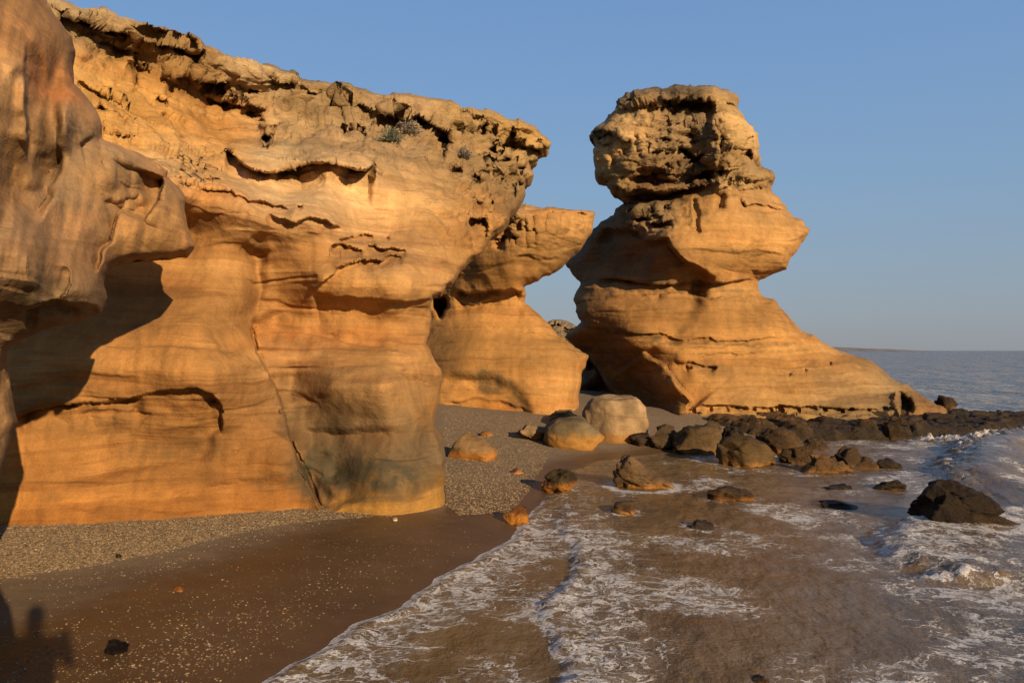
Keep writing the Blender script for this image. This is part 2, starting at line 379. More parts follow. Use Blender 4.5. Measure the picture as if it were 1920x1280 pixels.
M_pts = [(-100, 980, 10.6), (20, 976, 10.8), (160, 980, 10.9), (300, 973, 11.2), (440, 955, 11.7), (560, 945, 12.1), (620, 955, 11.95), (700, 959, 11.85), (780, 955, 12.1), (836, 945, 12.8), (836, 985, 12.8), (300, 1010, 11.2), (-100, 1010, 10.6), (620, 985, 11.9),
  (-60, 600, 11.8), (60, 870, 11.1), (200, 850, 11.65), (350, 840, 11.85), (480, 870, 12.0), (100, 700, 11.2), (230, 690, 11.15), (350, 690, 11.05), (430, 700, 11.4), (460, 780, 11.9), (540, 860, 12.0),
  (200, 560, 11.9), (330, 560, 12.0), (430, 560, 12.3), (470, 560, 12.9), (455, 640, 12.4), (505, 700, 12.6), (400, 460, 12.6), (340, 420, 12.7), (470, 470, 12.9),
  (335, 350, 11.6), (430, 360, 12.1), (500, 385, 12.4), (560, 385, 12.8), (620, 415, 13.0), (330, 315, 12.4), (430, 330, 13.0), (520, 360, 13.5), (250, 270, 12.6), (200, 200, 12.8), (150, 120, 13.0),
  (100, 10, 13.2), (250, 35, 13.8), (370, 72, 14.8), (470, 120, 16.0), (560, 150, 17.1), (700, 175, 18.0), (860, 200, 19.0), (960, 225, 20.2), (1028, 265, 21.7), (1000, 330, 21.5), (985, 375, 21.2),
  (250, 150, 14.2), (330, 170, 14.8), (400, 230, 15.4), (300, 240, 13.6), (480, 250, 15.6), (380, 290, 13.9), (560, 240, 16.4), (640, 230, 16.9), (620, 270, 15.6), (740, 262, 16.8), (820, 280, 17.8), (760, 230, 17.9), (900, 250, 19.6),
  (440, 290, 14.0), (500, 310, 13.8), (600, 300, 14.1), (690, 305, 14.7), (560, 350, 14.3), (640, 360, 14.4), (740, 340, 15.2), (700, 400, 14.8), (800, 400, 15.2), (860, 360, 17.0), (900, 400, 17.3), (930, 330, 19.3), (960, 300, 20.4),
  (590, 545, 13.0), (680, 555, 12.9), (760, 562, 13.2), (810, 552, 13.8), (680, 490, 13.1), (760, 480, 13.6), (840, 510, 14.5), (900, 450, 16.2), (945, 405, 17.8), (540, 480, 13.0), (580, 450, 13.0), (660, 440, 13.9), (740, 440, 14.6),
  (520, 560, 13.6), (600, 600, 13.6), (700, 600, 13.65), (790, 600, 14.3), (485, 620, 13.4), (560, 650, 13.3), (680, 650, 13.3), (795, 640, 13.7), (545, 720, 13.25), (620, 720, 12.4), (720, 720, 12.05), (800, 710, 13.7), (822, 720, 14.2),
  (590, 800, 12.9), (690, 790, 12.5), (760, 800, 12.55), (805, 830, 13.5), (620, 880, 12.6), (700, 880, 12.0), (780, 890, 12.2), (832, 890, 13.0)]
M_led = [
  ([(98, 14), (133, 35), (168, 41), (195, 59), (219, 62), (256, 68)], .75, 14, 34),
  ([(180, 80), (215, 84), (245, 92), (258, 98)], .35, 8, 14),
  ([(262, 46), (300, 55), (340, 64), (377, 80)], .55, 8, 18),
  ([(256, 78), (300, 84), (340, 94), (384, 96), (376, 126)], .75, 14, 30),
  ([(252, 98), (254, 130), (250, 178)], -.22, 16, 16),
  ([(252, 124), (280, 132), (300, 134), (318, 130)], .25, 8, 14),
  ([(145, 150), (180, 172), (215, 180), (243, 194)], .2, 8, 12), ([(184, 192), (219, 210), (243, 236)], .38, 8, 12), ([(191, 240), (225, 252), (254, 262)], .35, 7, 12), ([(296, 180), (320, 195)], .2, 7, 9),
  ([(305, 215), (330, 245), (370, 262), (400, 270)], -.25, 12, 12),
  ([(313, 142), (335, 144), (360, 145), (391, 154), (432, 158)], .95, 12, 36, 2, .06),
  ([(383, 180), (430, 186), (461, 195), (506, 208)], .7, 8, 26),
  ([(496, 137), (524, 157), (556, 154)], .4, 9, 10),
  ([(566, 168), (590, 178), (627, 188), (660, 196), (712, 219)], .4, 12, 16),
  ([(705, 214), (745, 212), (786, 220), (822, 242), (851, 256)], 1.2, 16, 34, 2, .06),
  ([(640, 242), (665, 243), (690, 254)], .6, 9, 11),
  ([(508, 232), (511, 252), (506, 275)], -.9, 16, 10),
  ([(600, 204), (630, 200), (668, 207)], .3, 8, 14),
  ([(420, 279), (445, 299), (473, 319), (497, 325), (534, 321), (575, 309), (627, 307), (652, 315), (684, 321), (708, 306)], 1.0, 22, 34, 2, .05),
  ([(318, 336), (360, 346), (430, 356), (480, 378), (514, 388), (554, 389)], .28, 14, 24),
  ([(500, 400), (530, 412), (556, 420), (583, 405), (610, 412), (645, 430)], .3, 14, 22),
  ([(636, 452), (668, 445), (702, 441)], .35, 8, 12), ([(622, 461), (652, 462), (682, 471)], .4, 7, 9), ([(684, 461), (720, 468), (763, 468)], .4, 8, 9), ([(676, 488), (715, 490), (755, 480)], .35, 8, 12),
  ([(690, 484), (640, 500), (610, 525), (582, 550)], -.25, 30, 26, 3, .1),
  ([(583, 551), (627, 557), (684, 561), (765, 567), (806, 560), (840, 543)], .34, 34, 34, 3, .06),
  ([(860, 211), (885, 216), (908, 216)], .5, 6, 9), ([(962, 240), (966, 262), (985, 275), (1003, 279), (1029, 275)], .9, 20, 22, 2, .06),
  ([(887, 366), (900, 380), (926, 380)], .5, 8, 12), ([(877, 411), (895, 412), (915, 409)], .8, 10, 20), ([(905, 318), (950, 322), (985, 318)], .35, 8, 10), ([(880, 338), (905, 345)], .4, 8, 10),
  # lower wall alcove
  ([(20, 784), (86, 760), (142, 756), (215, 751), (266, 742), (322, 729), (370, 724), (397, 737), (414, 760), (418, 792), (415, 812)], .26, 30, 46, 2.5, .08),
  ([(608, 966), (590, 925), (570, 880), (548, 835), (536, 790), (525, 745), (503, 700), (480, 662), (472, 630), (474, 590)], .42, 12, 46, 2, .04), ([(474, 600), (480, 540), (478, 470), (484, 420)], .22, 40, 40, 12, .2), ([(398, 736), (416, 765), (418, 815)], .30, 16, 26, 3, .2),
  ([(258, 754), (284, 776)], .12, 8, 10), ([(60, 700), (160, 706), (270, 716)], .06, 16, 18),
  ([(99, 914), (258, 884), (413, 858), (530, 836)], -.10, 12, 26), ([(300, 930), (420, 902), (540, 888)], .08, 12, 20),
  ([(486, 664), (600, 668), (700, 660), (800, 661)], -.10, 26, 26), ([(537, 738), (645, 736)], .08, 12, 12), ([(600, 626), (700, 630), (806, 629)], .08, 16, 16),
  ([(560, 806), (640, 806), (778, 797)], .14, 24, 30), ([(712, 802), (734, 820), (731, 850)], .08, 8, 8),
  ([(786, 756), (806, 790), (826, 836), (834, 900)], -.3, 22, 14),
]
M_led = [(tuple(l) + (9,)) if (l[1] <= .14 and len(l) == 4 and l[0][0][1] > 590) else l for l in M_led]
M_gro = [([(254, 70), (252, 130), (254, 180)], .25, 4), ([(476, 460), (482, 520), (474, 600)], .3, 14), ([(473, 612), (475, 635), (484, 660)], .25, 4), ([(544, 822), (556, 850), (572, 882), (592, 925), (606, 958)], .22, 3, .05), ([(556, 150), (572, 180), (575, 230)], .25, 6), ([(865, 204), (862, 250)], .25, 5), ([(735, 180), (738, 210)], .2, 5)]
M_pit = [(473, 172, 8, 6, .5), (616, 177, 20, 9, .5, 10), (904, 245, 15, 13, .7), (927, 245, 5, 9, .4), (928, 281, 9, 6, .7), (916, 298, 10, 6, .7), (948, 300, 11, 6, .7), (930, 299, 5, 4, .5), (895, 335, 13, 8, .6), (940, 349, 5, 7, .5), (965, 352, 5, 8, .5), (855, 319, 11, 7, .5), (478, 216, 22, 11, .4, 30),
  (962, 250, 5, 12, .5), (978, 316, 8, 5, .5), (965, 365, 4, 6, .4), (975, 345, 4, 6, .4), (910, 322, 15, 4, .3), (823, 575, 13, 20, 1.4), (562, 389, 6, 5, .3), (805, 235, 20, 7, .5, 25), (500, 262, 8, 9, .6), (835, 262, 14, 9, .6, 20), (727, 447, 4, 4, .2), (755, 200, 10, 5, .3), (1010, 266, 8, 5, .3)]
M_pit += [(440 - 90 + random.Random(i).uniform(-30, 60), 315 + random.Random(i + 50).uniform(-22, 22), 4, 3, .18) for i in range(14)]
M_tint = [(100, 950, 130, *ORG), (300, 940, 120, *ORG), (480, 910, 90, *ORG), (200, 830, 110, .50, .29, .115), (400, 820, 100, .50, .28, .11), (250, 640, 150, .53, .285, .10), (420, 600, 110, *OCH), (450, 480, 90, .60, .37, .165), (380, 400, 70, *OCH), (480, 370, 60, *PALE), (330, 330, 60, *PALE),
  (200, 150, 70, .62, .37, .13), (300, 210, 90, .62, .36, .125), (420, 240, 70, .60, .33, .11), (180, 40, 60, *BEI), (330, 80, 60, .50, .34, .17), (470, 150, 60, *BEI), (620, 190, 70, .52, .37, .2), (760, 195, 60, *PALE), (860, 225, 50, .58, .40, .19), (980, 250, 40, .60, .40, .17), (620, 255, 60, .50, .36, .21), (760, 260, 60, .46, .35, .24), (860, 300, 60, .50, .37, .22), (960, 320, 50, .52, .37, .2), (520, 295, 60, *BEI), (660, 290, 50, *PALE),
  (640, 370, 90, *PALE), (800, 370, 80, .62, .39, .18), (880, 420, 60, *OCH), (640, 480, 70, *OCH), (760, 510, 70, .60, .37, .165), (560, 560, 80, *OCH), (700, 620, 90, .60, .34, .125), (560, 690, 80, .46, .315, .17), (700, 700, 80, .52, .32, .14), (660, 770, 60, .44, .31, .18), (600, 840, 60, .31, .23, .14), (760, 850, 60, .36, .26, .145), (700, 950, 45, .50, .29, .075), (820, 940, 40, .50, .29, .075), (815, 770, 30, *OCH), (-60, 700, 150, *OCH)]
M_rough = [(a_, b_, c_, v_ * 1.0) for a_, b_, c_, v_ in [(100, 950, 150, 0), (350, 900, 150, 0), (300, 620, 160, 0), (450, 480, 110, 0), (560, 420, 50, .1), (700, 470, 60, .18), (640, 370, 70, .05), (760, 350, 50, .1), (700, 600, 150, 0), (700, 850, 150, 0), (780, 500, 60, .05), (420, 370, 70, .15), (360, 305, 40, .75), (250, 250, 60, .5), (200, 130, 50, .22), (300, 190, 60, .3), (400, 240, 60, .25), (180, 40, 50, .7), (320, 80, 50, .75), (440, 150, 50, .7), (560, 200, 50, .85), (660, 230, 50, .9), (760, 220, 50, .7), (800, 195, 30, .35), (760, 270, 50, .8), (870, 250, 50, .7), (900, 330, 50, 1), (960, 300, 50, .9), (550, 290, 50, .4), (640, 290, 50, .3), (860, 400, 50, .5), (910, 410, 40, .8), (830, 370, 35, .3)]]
M_st = [(330, 842, 130, 22, .35, -6), (180, 800, 90, 20, .25, -4), (560, 640, 70, 14, .2, 0), (660, 893, 120, 52, 1.0, 4), (600, 920, 50, 40, .8, 0), (740, 860, 70, 30, .35, 0), (600, 880, 40, 40, .8, 0), (760, 905, 60, 26, .55, 0), (545, 790, 22, 34, .45, 30), (640, 795, 70, 14, .35, 0), (100, 935, 30, 14, .2, 0), (520, 900, 60, 20, .28, -10), (700, 935, 100, 9, .6, -2), (484, 468, 12, 12, .6, 0), (800, 900, 34, 20, .5, 0), (820, 735, 8, 30, .2, 0)]  # mark right of the crack paints in shade of the turned-away flank
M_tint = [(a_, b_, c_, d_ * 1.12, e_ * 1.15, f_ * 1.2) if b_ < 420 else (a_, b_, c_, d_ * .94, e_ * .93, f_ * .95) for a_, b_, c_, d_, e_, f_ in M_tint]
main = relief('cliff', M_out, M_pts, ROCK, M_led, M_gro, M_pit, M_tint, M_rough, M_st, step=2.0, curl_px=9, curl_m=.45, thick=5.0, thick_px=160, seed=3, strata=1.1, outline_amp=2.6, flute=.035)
tag(main, 'long ochre sandstone cliff with a crusty upper edge, hollowed lower wall and vertical crack, behind the beach', 'cliff', kind='structure')

# ================================================================== ANVIL-TOPPED BUTTRESS
D_out = [(740, 800), (740, 500), (800, 420), (870, 395), (930, 388), (950, 384), (978, 382), (985, 380), (1009, 387), (1030, 388), (1050, 391), (1080, 393), (1100, 394), (1116, 398), (1112, 421), (1099, 449), (1085, 470), (1074, 478), (1054, 500), (1030, 515), (1009, 526), (982, 537), (986, 550), (984, 567), (1000, 580),
  (1026, 603), (1040, 620), (1055, 632), (1080, 652), (1104, 667), (1097, 690), (1090, 715), (1085, 740), (1084, 778), (1060, 805)]
D_pts = [(760, 790, 26.5), (832, 756, 25.6), (890, 752, 25.3), (952, 760, 24.9), (997, 777, 24.7), (1060, 775, 24.9), (1084, 770, 25.6), (1060, 805, 24.9), (880, 800, 25.2),
  (760, 600, 28.5), (820, 600, 27.0), (900, 620, 25.6), (980, 640, 25.3), (1040, 660, 25.2), (1095, 675, 25.7), (850, 690, 25.3), (950, 700, 25.0), (1050, 720, 24.9), (930, 560, 25.9), (980, 560, 26.0), (870, 555, 26.3),
  (900, 520, 25.3), (950, 520, 24.7), (1010, 510, 25.0), (1060, 485, 25.4), (1112, 405, 25.6), (1060, 420, 24.6), (1000, 430, 24.0), (940, 460, 24.4), (890, 490, 25.2), (1000, 392, 24.4), (950, 395, 24.6), (740, 500, 28), (850, 420, 26)]
D_led = [([(850, 545), (900, 548), (960, 542), (984, 538)], .7, 26, 22), ([(860, 566), (890, 572), (940, 556)], .2, 10, 10), ([(1010, 399), (1060, 398), (1112, 405)], .25, 7, 9), ([(950, 440), (985, 432), (1010, 440)], .3, 12, 12), ([(965, 482), (1000, 484), (1050, 478)], .15, 14, 14), ([(905, 610), (1000, 624), (1060, 640)], .06, 16, 18),
  ([(832, 700), (880, 705), (930, 712), (975, 735), (1005, 772)], .22, 40, 40, 14), ([(832, 752), (890, 748), (950, 757), (1000, 774)], .15, 10, 18, 4)]
D_gro = [([(960, 395), (950, 430), (930, 470)], .3, 8), ([(1000, 400), (1003, 445)], .1, 4), ([(1025, 400), (1022, 440)], .08, 4), ([(1048, 402), (1044, 450)], .08, 4), ([(1075, 402), (1068, 440)], .08, 4), ([(985, 410), (988, 470)], .1, 4)]
D_pit = [(826, 572, 15, 20, 2.0), (972, 425, 9, 8, .4), (958, 418, 6, 6, .4), (945, 445, 8, 6, .4), (965, 448, 6, 9, .3), (985, 425, 4, 8, .2)]
D_tint = [(900, 700, 100, .60, .34, .125), (1040, 700, 60, .62, .36, .14), (880, 600, 80, .58, .32, .115), (950, 560, 60, .60, .36, .15), (1000, 450, 70, .60, .355, .14), (1060, 420, 50, .64, .40, .18), (940, 420, 40, .54, .36, .18), (900, 520, 50, *OCH), (930, 770, 50, *ORG), (960, 390, 30, *BEI)]
D_rough = [(900, 650, 150, 0), (1040, 660, 80, 0), (1000, 500, 60, .04), (1050, 430, 50, .25), (960, 420, 35, .8), (1000, 392, 30, .4), (860, 450, 40, .3)]
D_st = [(925, 716, 50, 24, .75, 25), (970, 755, 36, 18, .6, 35), (870, 700, 34, 12, .3, 10)]
butt = relief('rock_buttress', D_out, D_pts, ROCK, D_led, D_gro, D_pit, D_tint, D_rough, D_st, step=2.0, curl_px=22, curl_m=.9, thick=4.0, thick_px=110, seed=5)
tag(butt, 'anvil-topped sandstone buttress with narrow neck and flared foot between long cliff and sea stack', 'rock buttress')

# ================================================================== NEAR OUTCROP (left edge)
A_out = [(-420, -120), (70, -120), (84, -5), (97, 18), (116, 44), (134, 68), (140, 96), (137, 130), (139, 158), (160, 180), (183, 212), (191, 235), (192, 259), (222, 270), (258, 285), (290, 301), (315, 320), (313, 332), (336, 352), (348, 374), (346, 395), (352, 425), (365, 461), (352, 479), (320, 483), (285, 485), (250, 487), (223, 493), (205, 502), (197, 518), (195, 536), (201, 560), (190, 587), (150, 601), (95, 613), (43, 636), (14, 656),
  (14, 690), (24, 745), (33, 792), (18, 838), (2, 884), (-14, 950), (-30, 1010), (-60, 1130), (-420, 1160)]
A_pts = [(-400, -100, 6.2), (-150, -80, 7.0), (60, -80, 8.6), (85, 0, 8.8), (135, 90, 9.0), (60, 60, 7.9), (0, 60, 7.3), (-150, 200, 6.2), (0, 200, 6.9), (70, 200, 7.7), (115, 210, 7.9), (150, 205, 8.4), (185, 235, 8.7), (110, 300, 8.1), (60, 300, 7.6), (20, 330, 7.0), (-60, 350, 6.4), (150, 330, 8.2), (200, 320, 8.6), (250, 310, 9.1), (310, 322, 9.7), (245, 375, 8.9), (330, 370, 9.7), (300, 430, 9.0), (250, 455, 8.7), (360, 458, 9.6), (320, 478, 9.5),
  (215, 495, 8.5), (190, 470, 8.2), (150, 440, 7.9), (100, 440, 7.6), (50, 440, 7.1), (0, 450, 6.7), (190, 560, 8.4), (150, 560, 7.9), (100, 570, 7.5), (40, 590, 7.4), (40, 520, 6.9), (120, 510, 7.5), (165, 520, 7.8), (0, 620, 7.6), (10, 680, 8.0), (-60, 700, 7.3), (20, 780, 7.7), (-40, 850, 7.3), (-30, 980, 7.5), (-60, 1120, 7.4), (-300, 600, 5.6), (-300, 1000, 6.0), (-400, 1100, 5.6), (-400, 400, 5.0)]
A_led = [([(120, 270), (114, 320), (95, 370), (66, 425)], .40, 40, 60, 9, .3), ([(306, 330), (304, 352), (296, 380), (270, 420)], .75, 22, 52, 4, .12), ([(238, 376), (220, 414), (198, 462), (178, 520)], .28, 20, 22, 5, .2),
  ([(190, 376), (216, 378), (240, 370), (262, 362)], .16, 14, 22, 4), ([(146, 268), (160, 262), (190, 262)], .14, 18, 26, 6), ([(228, 482), (290, 474), (352, 474)], .25, 10, 12), ([(40, 580), (100, 566), (190, 575)], .45, 36, 30, 6), ([(50, 70), (47, 160), (52, 240), (48, 320)], -.30, 26, 30, 4, .2),
  ([(262, 285), (290, 306), (314, 326)], .12, 8, 12), ([(130, 500), (122, 540), (108, 575)], .2, 24, 20, 5, .2)]
A_gro = []
A_pit = [(92, 165, 46, 100, .35, 6, 0), (122, 235, 20, 70, -.20, 4, 0), (155, 558, 52, 44, -.25, 0, .05), (20, 350, 40, 90, .18, 0, 0), (200, 330, 30, 40, -.12, 0, 0), (60, 480, 60, 70, -.15, 0, 0), (250, 430, 26, 40, -.12, 20, 0), (8, 700, 14, 34, .3)]
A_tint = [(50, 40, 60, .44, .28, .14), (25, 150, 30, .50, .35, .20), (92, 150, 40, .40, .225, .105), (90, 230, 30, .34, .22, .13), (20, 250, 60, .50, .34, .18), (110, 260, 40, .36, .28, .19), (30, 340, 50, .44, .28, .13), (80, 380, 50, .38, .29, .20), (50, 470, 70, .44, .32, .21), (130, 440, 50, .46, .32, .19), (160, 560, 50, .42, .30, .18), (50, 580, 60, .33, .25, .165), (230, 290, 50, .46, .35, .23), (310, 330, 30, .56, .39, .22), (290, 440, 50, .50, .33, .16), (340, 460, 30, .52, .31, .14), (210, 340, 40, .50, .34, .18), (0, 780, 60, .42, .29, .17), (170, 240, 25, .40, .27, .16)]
A_rough = [(50, 100, 200, .03), (50, 550, 60, .15), (240, 290, 50, .15), (150, 500, 100, 0), (300, 420, 60, .06), (0, 900, 150, .1)]
A_st = [(166, 246, 26, 26, .55, 0), (120, 110, 26, 40, .3, 10), (90, 180, 12, 110, .3, 10), (125, 350, 9, 70, .3, 8), (196, 440, 8, 46, .3, 12), (30, 60, 40, 12, .25, -10), (70, 560, 75, 36, .55, -12), (20, 590, 50, 26, .5, 0), (112, 290, 16, 90, .25, 8), (150, 585, 40, 12, .4, 0)]
A_gro = []
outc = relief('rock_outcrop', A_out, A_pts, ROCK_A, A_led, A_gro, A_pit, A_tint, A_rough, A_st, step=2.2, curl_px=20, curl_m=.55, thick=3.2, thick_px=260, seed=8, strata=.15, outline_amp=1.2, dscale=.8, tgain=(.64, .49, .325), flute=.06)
tag(outc, 'smooth greyish tan sandstone outcrop bulging over the beach with a protruding nose', 'rock outcrop')

# ================================================================== SEA STACK
stack = empty('sea_stack', (7.0, 28.0, 0.2)); tag(stack, 'tall freestanding sandstone sea stack with pinched waist, blocky top and wide sloping foot', 'sea stack')
S_out = [(1174, 381), (1200, 376), (1225, 372), (1260, 366), (1300, 350), (1340, 330), (1380, 318), (1424, 312), (1447, 320), (1454, 331), (1445, 347), (1449, 360), (1462, 370), (1474, 386), (1477, 396), (1489, 407), (1506, 412), (1520, 430), (1512, 443), (1503, 455), (1483, 481), (1475, 504), (1447, 514), (1421, 526), (1422, 544), (1430, 555), (1452, 561),
  (1475, 588), (1503, 620), (1540, 640), (1586, 661), (1647, 686), (1679, 713), (1716, 733), (1749, 754), (1781, 770), (1800, 790), (1800, 826), (1700, 845), (1300, 830), (1180, 815), (1085, 800), (1080, 700), (1099, 664), (1078, 650), (1058, 632), (1074, 616), (1090, 603), (1079, 584), (1075, 562), (1082, 544), (1089, 531), (1073, 514), (1059, 494), (1080, 476), (1096, 455), (1112, 429), (1126, 416), (1150, 404), (1155, 390)]
S_pts = [(1085, 800, 29.5), (1180, 800, 27.2), (1290, 788, 26.2), (1400, 795, 26.0), (1560, 805, 26.3), (1700, 812, 26.8), (1795, 800, 28.0), (1700, 845, 26.6), (1400, 830, 26),
  (1105, 670, 31.6), (1150, 690, 30.2), (1200, 705, 28.9), (1250, 720, 26.9), (1290, 745, 26.4), (1220, 760, 28.4), (1380, 740, 26.4), (1500, 730, 26.6), (1620, 740, 27.0), (1700, 760, 27.6), (1780, 775, 28.3), (1640, 690, 28.2), (1540, 650, 28.4), (1450, 670, 27.3), (1350, 670, 26.9), (1250, 660, 27.0), (1180, 650, 27.9),
  (1075, 620, 30.2), (1150, 610, 28.4), (1250, 610, 27.4), (1350, 600, 27.3), (1450, 610, 27.9), (1490, 620, 28.8), (1085, 575, 30.0), (1150, 570, 28.4), (1250, 570, 27.5), (1350, 565, 27.5), (1440, 575, 28.4), (1095, 540, 30.3), (1200, 540, 28.2), (1300, 540, 27.8), (1415, 540, 28.7),
  (1065, 495, 32.2), (1120, 490, 30.6), (1200, 500, 28.5), (1280, 500, 26.7), (1360, 500, 26.9), (1470, 495, 28.2), (1120, 440, 30.6), (1180, 445, 28.6), (1250, 450, 26.7), (1330, 440, 26.5), (1420, 440, 27.0), (1515, 430, 28.7), (1170, 395, 28.6), (1240, 395, 27.5), (1320, 390, 26.9), (1400, 380, 27.2), (1470, 395, 28.4), (1400, 330, 27.5), (1450, 330, 28.3), (1260, 370, 27.9), (1330, 340, 27.4)]
S_led = [([(1187, 400), (1215, 399), (1245, 405)], .4, 8, 12), ([(1210, 419), (1240, 418), (1262, 412)], .4, 8, 12), ([(1160, 412), (1195, 425), (1215, 440)], .25, 8, 12),
  ([(1118, 427), (1160, 429), (1196, 432), (1210, 450), (1252, 447), (1262, 468), (1282, 488), (1335, 515), (1345, 520)], 1.05, 14, 50, 3, .12),
  ([(1085, 531), (1130, 540), (1169, 546), (1239, 551)], -.3, 14, 12), ([(1110, 524), (1200, 530), (1300, 526), (1420, 524)], .5, 20, 14), ([(1230, 551), (1300, 555), (1354, 556), (1430, 556)], -.25, 8, 12),
  ([(1080, 606), (1100, 606), (1160, 620), (1215, 627), (1308, 636), (1401, 640), (1494, 628)], .16, 10, 14), ([(1120, 618), (1215, 640), (1308, 650), (1420, 652), (1520, 642)], -.10, 8, 10),
  ([(1200, 662), (1225, 672), (1248, 688), (1270, 720), (1296, 750), (1288, 778)], -1.1, 30, 40, 3, .06),
  ([(1262, 676), (1300, 678), (1345, 686)], .2, 8, 12), ([(1450, 690), (1500, 684), (1560, 692)], .08, 10, 12), ([(1300, 672), (1380, 664), (1440, 660)], .10, 8, 10),
  ([(1290, 766), (1340, 760), (1447, 764), (1560, 762), (1660, 768)], .3, 14, 12), ([(1290, 778), (1400, 780), (1560, 778), (1690, 786)], -.35, 8, 12), ([(1300, 796), (1400, 800), (1560, 800), (1700, 806)], .5, 10, 16),
  ([(1683, 733), (1680, 756), (1690, 784)], -.9, 18, 12, 2, .08), ([(1380, 352), (1410, 350), (1443, 348)], .35, 10, 10), ([(1382, 375), (1420, 384), (1474, 395)], .3, 8, 10),
  ([(1099, 664), (1122, 690), (1142, 728), (1168, 755), (1200, 772), (1240, 785)], 2.6, 12, 60, 3, .04), ([(1404, 506), (1440, 508), (1474, 502)], .2, 10, 10), ([(1290, 468), (1360, 474), (1480, 480)], .08, 14, 14)]
S_gro = [([(1302, 368), (1306, 400), (1310, 440)], .25, 4), ([(1346, 340), (1352, 372), (1350, 398)], .4, 8), ([(1150, 398), (1180, 410)], .2, 5)]
S_pit = [(1201, 409, 16, 9, .5), (1187, 395, 10, 6, .4), (1225, 395, 10, 6, .35), (1250, 390, 9, 6, .35), (1240, 422, 18, 6, .4), (1698, 760, 14, 22, .9), (1335, 690, 10, 5, .2), (1290, 690, 8, 5, .2), (1480, 702, 5, 4, .15), (1510, 695, 4, 4, .15), (1556, 682, 4, 4, .15)]
S_pit += [(1300 + i * 27 + (i * 37 % 11), 770 - (i * 13 % 5), 5 + i % 3, 4, .18) for i in range(14)]
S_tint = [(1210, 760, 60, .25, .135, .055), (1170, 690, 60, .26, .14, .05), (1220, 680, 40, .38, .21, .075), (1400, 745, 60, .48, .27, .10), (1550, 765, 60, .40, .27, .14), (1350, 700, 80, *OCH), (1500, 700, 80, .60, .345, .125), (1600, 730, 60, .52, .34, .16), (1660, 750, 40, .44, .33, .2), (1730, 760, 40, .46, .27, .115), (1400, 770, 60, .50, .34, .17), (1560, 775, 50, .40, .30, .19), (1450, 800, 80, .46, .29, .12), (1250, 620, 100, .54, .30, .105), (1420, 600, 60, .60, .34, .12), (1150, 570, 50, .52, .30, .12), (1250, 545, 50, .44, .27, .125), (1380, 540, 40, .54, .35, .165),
  (1140, 475, 60, .22, .11, .045), (1235, 495, 50, .27, .14, .055), (1400, 480, 70, .60, .34, .125), (1420, 420, 60, .62, .385, .17), (1300, 430, 40, .58, .35, .14), (1220, 400, 40, .46, .345, .21), (1150, 430, 30, .36, .25, .15), (1420, 360, 40, .60, .40, .21)]  # dark brown left flank and lower left: staining with shade painted in
S_rough = [(1200, 700, 60, .12), (1400, 700, 120, .05), (1600, 720, 80, .03), (1450, 770, 100, .12), (1300, 600, 150, .02), (1130, 480, 50, .22), (1250, 480, 60, .1), (1400, 480, 80, .08), (1420, 430, 60, .12), (1220, 400, 40, .9), (1280, 390, 40, .5), (1440, 350, 40, .5), (1400, 390, 40, .25), (1320, 400, 40, .2), (1730, 770, 50, .5), (1500, 820, 80, .4), (1120, 750, 60, .4), (1260, 545, 60, .15)]
S_st = [(1330, 816, 120, 16, 1.0, 0), (1470, 812, 150, 17, 1.0, 0), (1620, 808, 150, 20, 1.0, 3), (1560, 770, 120, 10, .35, 0), (1700, 806, 90, 18, .8, 8), (1560, 760, 90, 14, .35, -12), (1700, 760, 16, 26, .6, 0), (1230, 760, 60, 30, .35, 20), (1170, 622, 90, 8, .65, 9), (1330, 642, 170, 6, .6, 1), (1250, 532, 130, 6, .6, 3), (1380, 545, 60, 4, .4, 0), (1350, 470, 120, 4, .3, 3), (1400, 660, 150, 4, .35, -2), (1330, 690, 50, 12, .35, 10), (1140, 460, 26, 26, .5, 0), (1250, 545, 100, 5, .45, 2)]  # left-flank and foot-hollow marks put shade into the colour beside the real stains
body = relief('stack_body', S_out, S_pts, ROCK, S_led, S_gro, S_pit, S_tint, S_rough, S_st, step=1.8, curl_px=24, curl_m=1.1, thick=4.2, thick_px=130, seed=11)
C_out = [(1153, 206), (1155, 199), (1156, 189), (1170, 182), (1181, 176), (1188, 169), (1210, 169), (1233, 168), (1240, 166), (1256, 163), (1276, 161), (1300, 162), (1322, 161), (1345, 163), (1362, 168), (1378, 174), (1386, 186), (1383, 202), (1394, 214), (1411, 236), (1422, 250), (1424, 271), (1421, 282), (1425, 292), (1414, 304), (1424, 316), (1440, 322), (1448, 334), (1430, 352), (1400, 362), (1350, 372), (1310, 374), (1262, 372), (1230, 378), (1200, 381),
  (1178, 382), (1168, 376), (1156, 364), (1144, 355), (1138, 344), (1142, 340), (1120, 336), (1117, 312), (1112, 296), (1112, 281), (1118, 270), (1113, 262), (1104, 254), (1109, 246), (1115, 238), (1125, 232), (1138, 222), (1146, 213)]
C_pts = [(1110, 254, 28.4), (1125, 300, 28.2), (1130, 335, 28.2), (1160, 240, 27.4), (1180, 300, 27.2), (1160, 330, 27.4), (1220, 230, 26.9), (1220, 300, 26.9), (1260, 330, 26.9), (1280, 240, 27.0), (1300, 300, 27.4), (1330, 260, 27.2), (1370, 240, 26.5), (1400, 270, 27.0), (1420, 280, 27.8), (1370, 300, 26.5), (1345, 310, 26.8), (1400, 330, 26.9), (1445, 330, 28.0),
  (1200, 180, 27.4), (1290, 175, 27.0), (1360, 175, 27.1), (1385, 190, 27.8), (1160, 200, 28.0), (1290, 205, 27.3), (1350, 210, 26.8), (1180, 365, 27.8), (1240, 360, 27.3), (1300, 360, 27.5), (1350, 350, 26.8), (1380, 360, 27.2)]
